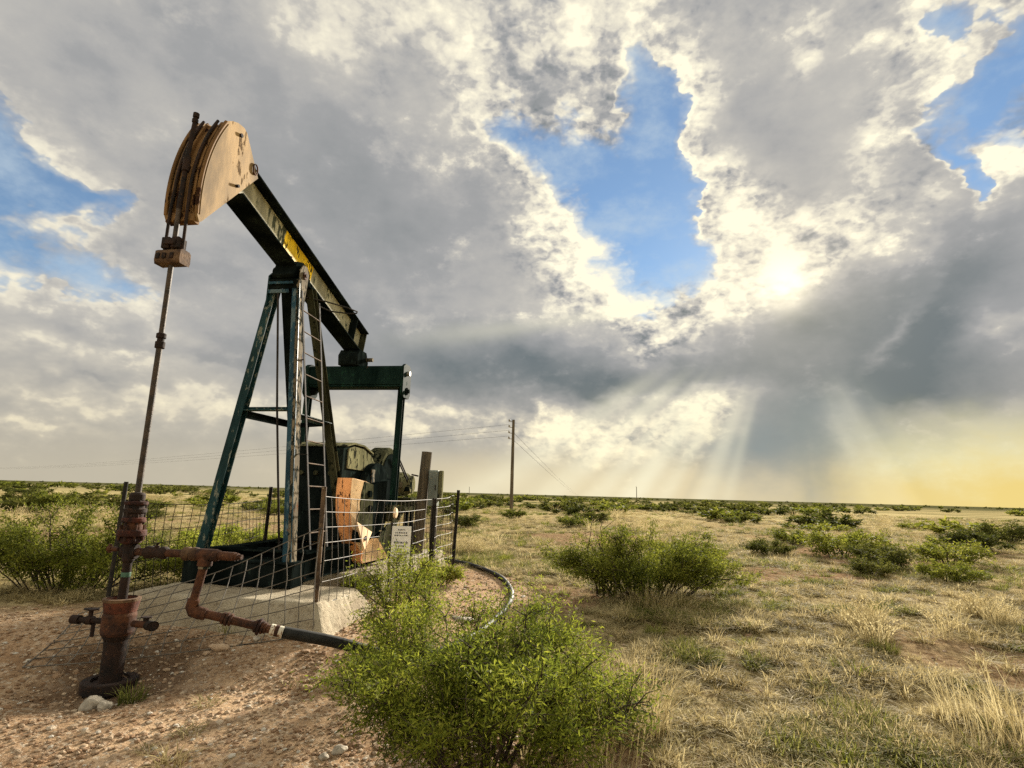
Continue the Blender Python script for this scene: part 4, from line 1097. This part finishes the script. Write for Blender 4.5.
MB().bar(V(0.0, 0.10, -0.2), V(0.0, 0.10, 1.5), 0.06, 0.05).build('stake', M['wood'], CX)
MB().tube([V(-0.03, 0.0, 1.02), V(-0.03, 0.0, 0.0)], 0.02, 8).build('conduit', M['wire'], CX)

# ------------------------------------------------------------------ power line
def utility_pole(x, y, h, r, label, arms, group='utility poles'):
    m = MB(); m.tube([(0, 0, -0.5), (0, 0, h * .5), (0, 0, h)], [r, r * .9, r * .75], 12)
    o = m.build('utility_pole', M['wood'], None, 0, (x, y, 0)); tag(o, label, 'utility pole', group)
    for i in range(arms):
        z = h - 0.12 - 0.36 * i
        m = MB(); m.tube([V(-r * .7, 0, z), V(-0.26, 0, z + 0.02)], 0.022, 6); m.lathe([(0.05, 0.0), (0.065, 0.05), (0.04, 0.06), (0.055, 0.11), (0.03, 0.14)], (-0.26, 0, z + 0.01), 8); m.build('insulator', M['ceramic'], o)
    return o
utility_pole(0.16, 35.4, 5.8, 0.115, 'dark bare wooden utility pole standing on the plain beside the fence corner', 4)
utility_pole(-142.0, 160.0, 4.6, 0.13, 'tiny far utility pole on the horizon at the left edge of the view', 1)
utility_pole(44.0, 200.0, 4.9, 0.13, 'tiny far utility pole on the horizon beyond the large bush', 1)
utility_pole(-24.0, 350.0, 4.8, 0.16, 'tiny far utility pole on the horizon just right of the fence', 1)
def span(p, q, sag, label, group, r=0.012):
    p, q = Vector(p), Vector(q); n = 24
    pts = [p.lerp(q, i / n) - Vector((0, 0, sag * 4 * (i / n) * (1 - i / n))) for i in range(n + 1)]
    return tag(MB().tube(pts, r, 4, False).build('power_cable', M['black_wire']), label, 'cable', group)
for i in range(3):
    span((-0.10, 35.4, 5.50 - 0.36 * i), (-142.2, 160.0, 4.5 - 0.12 * i), 0.6, ('uppermost', 'middle', 'lowest')[i] + ' of three thin power cables running left from the utility pole', 'cables left of the utility pole', 0.007)
for i in range(2):
    span((0.18, 35.4, 5.0 - 0.45 * i), (40.0, 330.0, 1.4), 0.6 + 0.2 * i, ('higher', 'lower')[i] + ' of two thin cables sloping down to the horizon right of the utility pole', 'cables right of the utility pole')

# ------------------------------------------------------------------ stones one can pick out
def rock(x, y, size, label, seed, mat='pale_stone', sink=0.3, group='loose stones on the gravel'):
    bm = bmesh.new(); bmesh.ops.create_icosphere(bm, subdivisions=3, radius=1.0)
    o3 = Vector((seed * 3.1, seed * 1.7, seed * 0.9))
    for v in bm.verts:
        d = 1 + 0.38 * mnoise.noise(v.co * 1.1 + o3) + 0.16 * mnoise.noise(v.co * 2.9 + o3) + 0.05 * mnoise.noise(v.co * 9 + o3)
        v.co = Vector((v.co.x * d * size[0], v.co.y * d * size[1], v.co.z * d * size[2]))
    me = bpy.data.meshes.new('rock'); bm.to_mesh(me); bm.free(); me.materials.append(M[mat])
    me.polygons.foreach_set('use_smooth', [k % 3 > 0 for k in range(len(me.polygons))])
    o = bpy.data.objects.new('rock', me); COL.objects.link(o); o.location = (x, y, gz(x, y) + size[2] * (1 - sink) * 0.7); o.rotation_euler = (0, 0, seed)
    return tag(o, label, 'rock', group)
rock(-2.84, 4.30, (.068, .055, .05), 'greyish stone tucked against the wellhead base, left of a whiter one', 1)
rock(-2.72, 4.25, (.062, .05, .038), 'whitest stone in front of the wellhead base', 2, 'pale_stone')
rock(-2.33, 4.98, (.085, .04, .03), 'flat buff stone on the gravel under the sagging wire', 3, 'gravel')
rock(1.60, 3.76, (.055, .045, .03), 'white stone in dry grass at the bottom right', 4)
rock(-2.10, 5.16, (.05, .03, .02), 'small pale stone just below the rusty union of the flow line', 5)
rock(-1.43, 4.48, (.045, .04, .022), 'small buff stone on open gravel left of the big green bush', 6, 'gravel')
rock(-0.95, 3.70, (.045, .035, .025), 'white chip at the left foot of the big green bush', 7)
rock(-1.02, 3.62, (.03, .028, .018), 'smaller white chip beside the bigger one at the foot of the bush', 8)
rock(-3.75, 4.05, (.05, .035, .018), 'pale stone on the gravel at the left edge of the view', 9)
rock(-1.35, 6.75, (.06, .05, .03), 'pale stone beside the right foot of the front concrete block', 10)
rock(-0.42, 6.15, (.16, .06, .02), 'flat white slab lying at the near end of the hose loop', 12)
rock(1.20, 6.55, (.05, .04, .025), 'white stone in the grass before the right hand bush', 13)

# ------------------------------------------------------------------ shrubs
def quads_mesh(name, P, D, S, L, Wd, mat, fold=False):
    """many small leaves at once: P base points, D directions, S sideways, lengths L, widths Wd -> pointed four-corner leaves"""
    n = len(P)
    L = np.broadcast_to(np.asarray(L, float), (n,))[:, None]; Wd = np.broadcast_to(np.asarray(Wd, float), (n,))[:, None]
    a = P; b = P + D * L * .5 + S * Wd * .5; c = P + D * L; d = P + D * L * .5 - S * Wd * .5
    co = np.stack([a, b, c, d], 1).reshape(-1, 3).astype(np.float32)
    return co
def unit(v): return v / (np.linalg.norm(v, axis=-1, keepdims=True) + 1e-9)
def mesh_from_quads(name, co, mat):
    me = bpy.data.meshes.new(name); n = len(co) // 4
    me.vertices.add(len(co)); me.vertices.foreach_set('co', co.ravel())
    me.loops.add(n * 4); me.loops.foreach_set('vertex_index', np.arange(n * 4, dtype=np.int32))
    me.polygons.add(n); me.polygons.foreach_set('loop_start', np.arange(0, n * 4, 4, dtype=np.int32))
    me.update(calc_edges=True); me.materials.append(mat); return me

def shrub_geo(seed, rx, ry, h, nstem, ntwig, nleaf, leaf, lw_, lean=0.0, bare=0.12, droop=0.25):
    """stems arch out of one root crown and fork; leaflets sit along the outer twigs in feathery sprays"""
    rng = np.random.default_rng(seed); stems = MB(); P, D = [], []
    for i in range(nstem):
        a = 2 * math.pi * (i + rng.uniform(-.4, .4)) / nstem; rr = math.sqrt(rng.uniform(.03, 1.0))
        tip = np.array([math.cos(a) * rx * rr, math.sin(a) * ry * rr, h * (1.02 - 0.50 * rr ** 2) * rng.uniform(.55, 1.12)])
        b0 = np.array([math.cos(a) * rx * rr * .30, math.sin(a) * ry * rr * .30, 0.0]) + rng.normal(0, .03, 3) * [1, 1, 0]
        mid = b0 + (tip - b0) * .5 + np.array([0, 0, h * .12]) + rng.normal(0, .05, 3) * h
        pts = [Vector(b0 - [0, 0, .06]), Vector(b0 + (mid - b0) * .5 + rng.normal(0, .02, 3)), Vector(mid), Vector(mid + (tip - mid) * .55 + rng.normal(0, .03, 3) * h), Vector(tip)]
        r0 = 0.011 * (h / 0.9) ** .5 * rng.uniform(.7, 1.3)
        stems.tube(pts, [r0, r0 * .85, r0 * .65, r0 * .45, r0 * .2], 5, False)
        for k in range(ntwig):
            f = rng.uniform(.22, 1.0)
            base = np.array(mid + (tip - mid) * (f * 2 - 1)) if f > .5 else np.array(b0 + (mid - b0) * (f * 2))
            d = unit(np.array([math.cos(a), math.sin(a), .55]) * .7 + rng.normal(0, .75, 3) + np.array([lean, 0, .25]))
            ln = h * rng.uniform(.16, .42) * (1.15 - .45 * f)
            e = base + d * ln; e[2] = max(e[2], .03)
            stems.tube([Vector(base), Vector(base + (e - base) * .5 + rng.normal(0, .015, 3)), Vector(e)], [r0 * .40, r0 * .28, r0 * .10], 4, False)
            if rng.uniform() < bare: continue
            m = int(nleaf * rng.uniform(.6, 1.4)); t = rng.uniform(.12, 1.12, m)[:, None]
            pp = base + (e - base) * t + rng.normal(0, .020 + .03 * h, (m, 3)) * [1, 1, .7]
            dd = unit((e - base) * .6 / max(ln, .01) + rng.normal(0, .75, (m, 3)) + [0, 0, -droop])
            P.append(pp); D.append(dd)
    P = np.concatenate(P); D = np.concatenate(D); P[:, 2] = np.maximum(P[:, 2], .015)
    S = unit(np.cross(D, rng.normal(0, 1, D.shape)))
    n = len(P); L = leaf * rng.uniform(.6, 1.35, n)
    return stems, quads_mesh('leaves', P, D, S, L, lw_ * rng.uniform(.7, 1.3, n), None)


def plant(name, label, x, y, stem_me, leaf_me, group=None, rz=0.0, sc=1.0, cat='bush'):
    o = empty(name, (x, y, gz(x, y)), rz); o.scale = (sc, sc, sc) if isinstance(sc, (int, float)) else sc
    tag(o, label, cat, group)
    for nm, me in (('stems', stem_me), ('foliage', leaf_me)):
        c = bpy.data.objects.new(nm, me); COL.objects.link(c); c.parent = o
    return o
def geo_meshes(mat, *a, **k):
    st, lv = shrub_geo(*a, **k)
    me = bpy.data.meshes.new('stems'); me.from_pydata(st.v, [], st.f); me.polygons.foreach_set('use_smooth', [True] * len(me.polygons)); me.materials.append(M['bark'])
    return me, mesh_from_quads('foliage', lv, M[mat])

SHR = 'separate bushes round the pump jack'
plant('mesquite_bush', 'big bright green bush filling the foreground below the hose', -0.10, 3.62, *geo_meshes('leaf_bright', 1, 0.97, 0.86, 0.78, 58, 14, 84, 0.032, 0.0076, bare=.18), SHR)
plant('mesquite_bush', 'spindly yellow green sprig rising above the left side of the foreground bush', -0.83, 4.80, *geo_meshes('leaf_bright', 2, 0.30, 0.24, 0.90, 11, 12, 80, 0.030, 0.0078, bare=.12), SHR)
plant('mesquite_bush', 'tall wiry bush with bare upper twigs in the grass right of the hose loop', 1.80, 7.75, *geo_meshes('leaf_mid', 3, 1.42, 0.65, 0.80, 48, 12, 78, 0.040, 0.0115, bare=.16), SHR)
plant('mesquite_bush', 'airy sprig of upright twigs growing from the left of the wiry bush', 1.28, 7.85, *geo_meshes('leaf_mid', 4, 0.45, 0.3, 1.02, 8, 8, 26, 0.045, 0.013, bare=.25), SHR)
plant('mesquite_bush', 'broad leafy bush behind the left of the wellhead', -5.15, 7.0, *geo_meshes('leaf_mid', 5, 1.30, 0.75, 0.84, 40, 11, 72, 0.045, 0.0135, bare=.12), SHR)
plant('mesquite_bush', 'sunlit yellow green bush behind the wellhead seen through the wire', -3.75, 7.6, *geo_meshes('leaf_bright', 6, 0.75, 0.5, 0.62, 26, 11, 66, 0.043, 0.013, bare=.12), SHR)
plant('mesquite_bush', 'light green bush behind the pump jack legs', -4.65, 10.3, *geo_meshes('leaf_bright', 7, 1.2, 0.7, 0.60, 22, 10, 44, 0.060, 0.020, bare=.12), SHR)
plant('mesquite_bush', 'small dark weed growing at the foot of the fence below the sign', -0.98, 8.05, *geo_meshes('leaf_mid', 8, 0.42, 0.35, 0.30, 16, 9, 34, 0.045, 0.013), SHR)
plant('mesquite_bush', 'low weed growing in the gap between the two concrete blocks', -1.72, 7.05, *geo_meshes('leaf_mid', 9, 0.30, 0.22, 0.34, 12, 8, 30, 0.04, 0.012), SHR)
plant('mesquite_bush', 'small round green bush behind the right end of the wiry bush', 3.3, 10.9, *geo_meshes('leaf_mid', 10, 0.75, 0.5, 0.62, 20, 9, 34, 0.06, 0.020), SHR)

# middle distance: a few kinds, set out where the photograph has them
MIDK = [geo_meshes('leaf_mid' if k % 2 else 'leaf_dark', 20 + k, 1.0, 0.8, 0.78 + 0.1 * (k % 2), 22, 8, 30, 0.085, 0.030) for k in range(4)]
mids = [(6.1, 13.8, .75, 'low dark bush left of the dense dark bush on the right'), (7.9, 13.9, 1.25, 'dense dark bush, tallest of those on the right'),
        (7.3, 11.6, 1.0, 'dark bush between the dense one and the low spreading one'), (7.35, 9.9, .62, 'low spreading bush nearest the right edge'), (6.45, 10.5, .60, 'small bush joined to the left of the low spreading bush'),
        (9.6, 12.8, .95, 'broad grey green bush behind the low spreading bush'), (13.2, 16.8, 1.15, 'round dark bush by the right edge below the yellow sky'), (8.4, 17.6, .85, 'flat dark bush behind the dense dark bush'),
        (17.6, 20.8, 1.5, 'bright bush cut by the right edge of the view'), (2.6, 23.6, .95, 'low bush left of and behind the wiry bush'), (4.2, 28.6, 1.1, 'small dark bush in line behind the low one'),
        (-19.0, 24.5, 1.6, 'wide dark bush far out in the yellow grass on the left'), (-25.0, 30.0, 1.5, 'second dark bush far out in the yellow grass on the left'), (-10.8, 27.5, 1.0, 'green bush far out between the wellhead and the left leg'),
        (-1.5, 21.5, 1.0, 'dark bush behind the fence right of the control box'), (0.3, 30.2, .9, 'small bush just behind the utility pole'), (-13.4, 22.0, .8, 'small bush in the grass left of the rod')]
for i, (x, y, s, lb) in enumerate(mids):
    plant('mesquite_bush', lb, x, y, *MIDK[i % 4], 'bushes in the middle distance', rz=i * 1.9, sc=(s * .95, s * .8, s * .62))
FARK = [geo_meshes('leaf_mid' if k == 1 else 'leaf_dark', 40 + k, 1.0, 0.9, 0.62, 9, 6, 13, 0.20, 0.085) for k in range(3)]
rg = random.Random(77); far_n = 0
while far_n < 250:
    az = rg.uniform(-50, 50); d = 30 * (170 / 30) ** (rg.random() ** .8)
    x, y = d * math.sin(R_(az)), d * math.cos(R_(az))
    if float(fbm(x, y, 14.0, 60, 3)) < 0.47: continue
    if abs(az) < 5 and d < 46: continue
    s = rg.uniform(.55, 1.2) * (1 + d / 160); far_n += 1
    plant('mesquite_bush', *(lambda sd, sz: ('%s dark shrub among many %s' % (sz, sd), x, y, *FARK[far_n % 3], '%s shrubs %s' % (sz, sd)))(
        'far left of the pump jack' if az < -22 else 'far behind the pump jack' if az < -5 else 'between utility pole and yellow sky' if az < 18 else 'far under the yellow sky', 'small' if d < 75 else 'tiny'), rz=rg.uniform(0, 6), sc=(s * 1.4, s * 1.2, s * rg.uniform(.55, .85)))

# ------------------------------------------------------------------ grasses and grit: masses nobody could count
def blades(seed, n, spread, hgt, wid, curve, flat=0.0, seedhead=False):
    rng = np.random.default_rng(seed); co = []
    for i in range(n):
        a = rng.uniform(0, 2 * math.pi); r = spread * math.sqrt(rng.uniform()); b = np.array([r * math.cos(a), r * math.sin(a), -.01])
        h = hgt * rng.uniform(.45, 1.15); la = a + rng.normal(0, .9); out = np.array([math.cos(la), math.sin(la), 0])
        c = curve * rng.uniform(.3, 1.4) + flat; side = unit(np.array([-out[1], out[0], 0]) + rng.normal(0, .4, 3))
        def at(t): return b + out * h * c * t * t + np.array([0, 0, 1]) * h * t * (1 - .45 * c * t) * (1 - flat * .8)
        w = wid * rng.uniform(.6, 1.3)
        p = [at(t) for t in (0, .4, .75, 1.0)]; ws = [w, w * .9, w * .6, w * .12]
        for k in range(3):
            co += [p[k] - side * ws[k] / 2, p[k] + side * ws[k] / 2, p[k + 1] + side * ws[k + 1] / 2, p[k + 1] - side * ws[k + 1] / 2]
        if seedhead and rng.uniform() < .6:
            e, d = p[3], unit(p[3] - p[2])
            for q in range(5):
                s0 = e - d * .015 * q * 1.5; sd = unit(np.cross(d, rng.normal(0, 1, 3)))
                co += [s0, s0 + sd * .006 + d * .008, s0 + d * .02, s0 - sd * .003 + d * .01]
    return np.array(co, np.float32)
def proto(co, mat):
    me = mesh_from_quads('grass', co, M[mat])
    return bpy.data.objects.new('grass', me)
PROT = bpy.data.collections.new('grass_kinds')
kinds = [proto(blades(1, 64, .055, .105, .0055, .95), 'straw'), proto(blades(2, 60, .06, .085, .0055, 1.0), 'straw_grey'), proto(blades(3, 34, .09, .25, .0042, .5, seedhead=True), 'straw'),
         proto(blades(4, 64, .055, .10, .006, .95), 'grass_green'), proto(blades(5, 34, .16, .16, .0045, .5, flat=.75), 'straw'), proto(blades(6, 60, .17, .055, .009, .9), 'straw_grey'), proto(blades(9, 95, .10, .12, .008, .95), 'leaf_mid')]
for i, o in enumerate(kinds): o.name = 'kind_%d' % i; PROT.objects.link(o)

def scatter(name, pts, yaw, size, idx, coll, kind_label):
    me = bpy.data.meshes.new(name); n = len(pts)
    me.vertices.add(n); me.vertices.foreach_set('co', pts.astype(np.float32).ravel())
    for nm, arr, ty in (('yaw', yaw, 'FLOAT'), ('size', size, 'FLOAT'), ('pick', idx, 'INT')):
        at = me.attributes.new(nm, ty, 'POINT'); at.data.foreach_set('value', arr.astype(np.int32 if ty == 'INT' else np.float32))
    o = bpy.data.objects.new(name, me); COL.objects.link(o)
    ng = bpy.data.node_groups.new(name, 'GeometryNodeTree')
    ng.interface.new_socket('Geometry', in_out='INPUT', socket_type='NodeSocketGeometry'); ng.interface.new_socket('Geometry', in_out='OUTPUT', socket_type='NodeSocketGeometry')
    N, Lk = ng.nodes.new, ng.links.new
    gi, go = N('NodeGroupInput'), N('NodeGroupOutput'); ci = N('GeometryNodeCollectionInfo'); ci.inputs['Collection'].default_value = coll
    ci.inputs['Separate Children'].default_value = True; ci.inputs['Reset Children'].default_value = True
    iop = N('GeometryNodeInstanceOnPoints'); iop.inputs['Pick Instance'].default_value = True
    def attr(nm, dt):
        a = N('GeometryNodeInputNamedAttribute'); a.data_type = dt; a.inputs['Name'].default_value = nm; return a.outputs['Attribute']
    cx = N('ShaderNodeCombineXYZ'); Lk(attr('yaw', 'FLOAT'), cx.inputs[2])
    Lk(gi.outputs[0], iop.inputs['Points']); Lk(ci.outputs[0], iop.inputs['Instance']); Lk(attr('pick', 'INT'), iop.inputs['Instance Index'])
    e2r = N('FunctionNodeEulerToRotation'); Lk(cx.outputs[0], e2r.inputs[0]); Lk(e2r.outputs[0], iop.inputs['Rotation'])
    Lk(attr('size', 'FLOAT'), iop.inputs['Scale']); Lk(iop.outputs[0], go.inputs[0])
    md = o.modifiers.new('scatter', 'NODES'); md.node_group = ng
    tag(o, kind_label, None, None, 'stuff'); return o

rng = np.random.default_rng(8)
def sample(n, r0, r1, az=56):
    d = r0 * (r1 / r0) ** rng.uniform(0, 1, n); a = np.radians(rng.uniform(-az, az, n))
    return d * np.sin(a), d * np.cos(a)
x, y = sample(85000, 2.3, 75)
gm = gravel_mask(x, y); ba = bare_mask(x, y); d = np.hypot(x, y)
keep = rng.uniform(0, 1, len(x)) < np.clip((1 - gm) ** 2 - .08, 0, 1) * (1 - .88 * ba) * (.12 + .88 * sstep(.44, .54, fbm(x, y, .50, 201, 3))) + .0015
pl = (np.array([W(t, s).xy for t, s in ((0, 0),)]))
inpad = ((np.abs((x - WELL.x) * math.cos(AX) - (y - WELL.y) * math.sin(AX)) < 1.25) & (np.abs((x - WELL.x) * math.sin(AX) + (y - WELL.y) * math.cos(AX) - 3.3) < 2.7))
keep &= ~inpad
x, y, d = x[keep], y[keep], d[keep]; n = len(x)
tall = fbm(x, y, 3.1, 91, 3) + 0.25 * np.exp(-((x - 3.4) ** 2 + (y - 4.1) ** 2) / 1.3) + 0.22 * np.exp(-((x - 0.95) ** 2 + (y - 4.3) ** 2) / .5)
grn = fbm(x, y, 1.9, 133, 3); u = rng.uniform(0, 1, n)
idx = np.where(u < .30, 0, np.where(u < .62, 1, np.where(u < .76, 4, 5)))
idx = np.where((tall > .72) & (rng.uniform(0, 1, n) < .30), 2, idx)
idx = np.where((grn > .53) & (rng.uniform(0, 1, n) < .30), 3, idx)
idx = np.where(rng.uniform(0, 1, n) < .004 + .010 * sstep(6, 25, d), 6, idx)
size = rng.uniform(.65, 1.35, n) * (1 + d / 38)
scatter('dry_grass', np.stack([x, y, ground_z(x, y)], -1), rng.uniform(0, 6.28, n), size, idx, PROT, 'dry straw coloured range grass covering the plain')

STN = bpy.data.collections.new('grit_kinds')
for k in range(4):
    bm = bmesh.new(); bmesh.ops.create_icosphere(bm, subdivisions=1 if k else 2, radius=1.0)
    for v in bm.verts: v.co *= 1 + 0.45 * mnoise.noise(v.co * 1.3 + Vector((k * 5.3, 0, 0))); v.co.z *= .55
    me = bpy.data.meshes.new('grit'); bm.to_mesh(me); bm.free(); me.materials.append(M['gravel']); o = bpy.data.objects.new('grit_%d' % k, me); STN.objects.link(o)
x, y = sample(75000, 2.3, 16, 52)
gm = gravel_mask(x, y); keep = rng.uniform(0, 1, len(x)) < np.maximum(gm, .07); keep &= ~inpad[:0].any() if False else keep
x, y = x[keep], y[keep]; n = len(x)
size = 0.0042 + 0.013 * rng.uniform(0, 1, n) ** 2.6 + 0.014 * (rng.uniform(0, 1, n) > .99)
scatter('gravel', np.stack([x, y, ground_z(x, y) + size * .2], -1), rng.uniform(0, 6.28, n), size * (1 + np.hypot(x, y) / 30), rng.integers(0, 4, n), STN, 'pinkish limestone gravel scattered round the well')

# brush beyond the shrubs one can pick out
x, y = sample(1500, 70, 900, 54)
keep = fbm(x, y, 24.0, 60, 3) > .52; x, y = x[keep], y[keep]; n = len(x)
BRU = bpy.data.collections.new('brush_kinds')
for k, (st_, lf_) in enumerate(FARK): BRU.objects.link(bpy.data.objects.new('brush_%d' % k, lf_))
scatter('distant_brush', np.stack([x, y, ground_z(x, y)], -1), rng.uniform(0, 6.28, n), rng.uniform(.4, .9, n) * (1 + np.hypot(x, y) / 420), rng.integers(0, 3, n), BRU, 'dark brush running together towards the horizon')

# separate tufts
def tuft(label, x, y, seed, nb, spread, h, mat, grp='green grass tufts'):
    me = mesh_from_quads('grass_tuft', blades(seed, nb, spread, h, .006, .6), M[mat])
    o = bpy.data.objects.new('grass_tuft', me); COL.objects.link(o); o.location = (x, y, gz(x, y)); tag(o, label, 'grass tuft', grp)
tuft('green grass tuft growing at the right foot of the wellhead base', -2.62, 4.38, 70, 120, .09, .15, 'grass_green')
tuft('green grass tuft under the rusty flow line against the concrete block', -2.42, 5.33, 71, 70, .08, .16, 'grass_green')
tuft('green tuft in the dry grass in front of the wiry bush', 1.60, 5.45, 72, 260, .17, .17, 'grass_green')
tuft('dark green tuft in bare soil at the lower right', 2.40, 4.25, 73, 320, .20, .16, 'grass_green')
tuft('single round green tuft on red soil at the middle right', 3.60, 5.75, 74, 200, .12, .14, 'grass_green')
tuft('pale straw clump of tall stalks at the right edge of the foreground bush', 0.86, 3.95, 75, 260, .22, .52, 'straw')
tuft('straw clump of long stalks leaning out of the foreground bush', 0.30, 3.62, 76, 150, .20, .55, 'straw')
tuft('straw stalks poking through the right side of the foreground bush', 0.52, 3.55, 79, 130, .26, .62, 'straw')
tuft('thick straw clump in the bottom right corner of the view', 3.30, 3.95, 77, 420, .42, .48, 'straw')
tuft('straw clump along the foot of the wiry bush', 1.85, 7.15, 78, 220, .40, .36, 'straw')
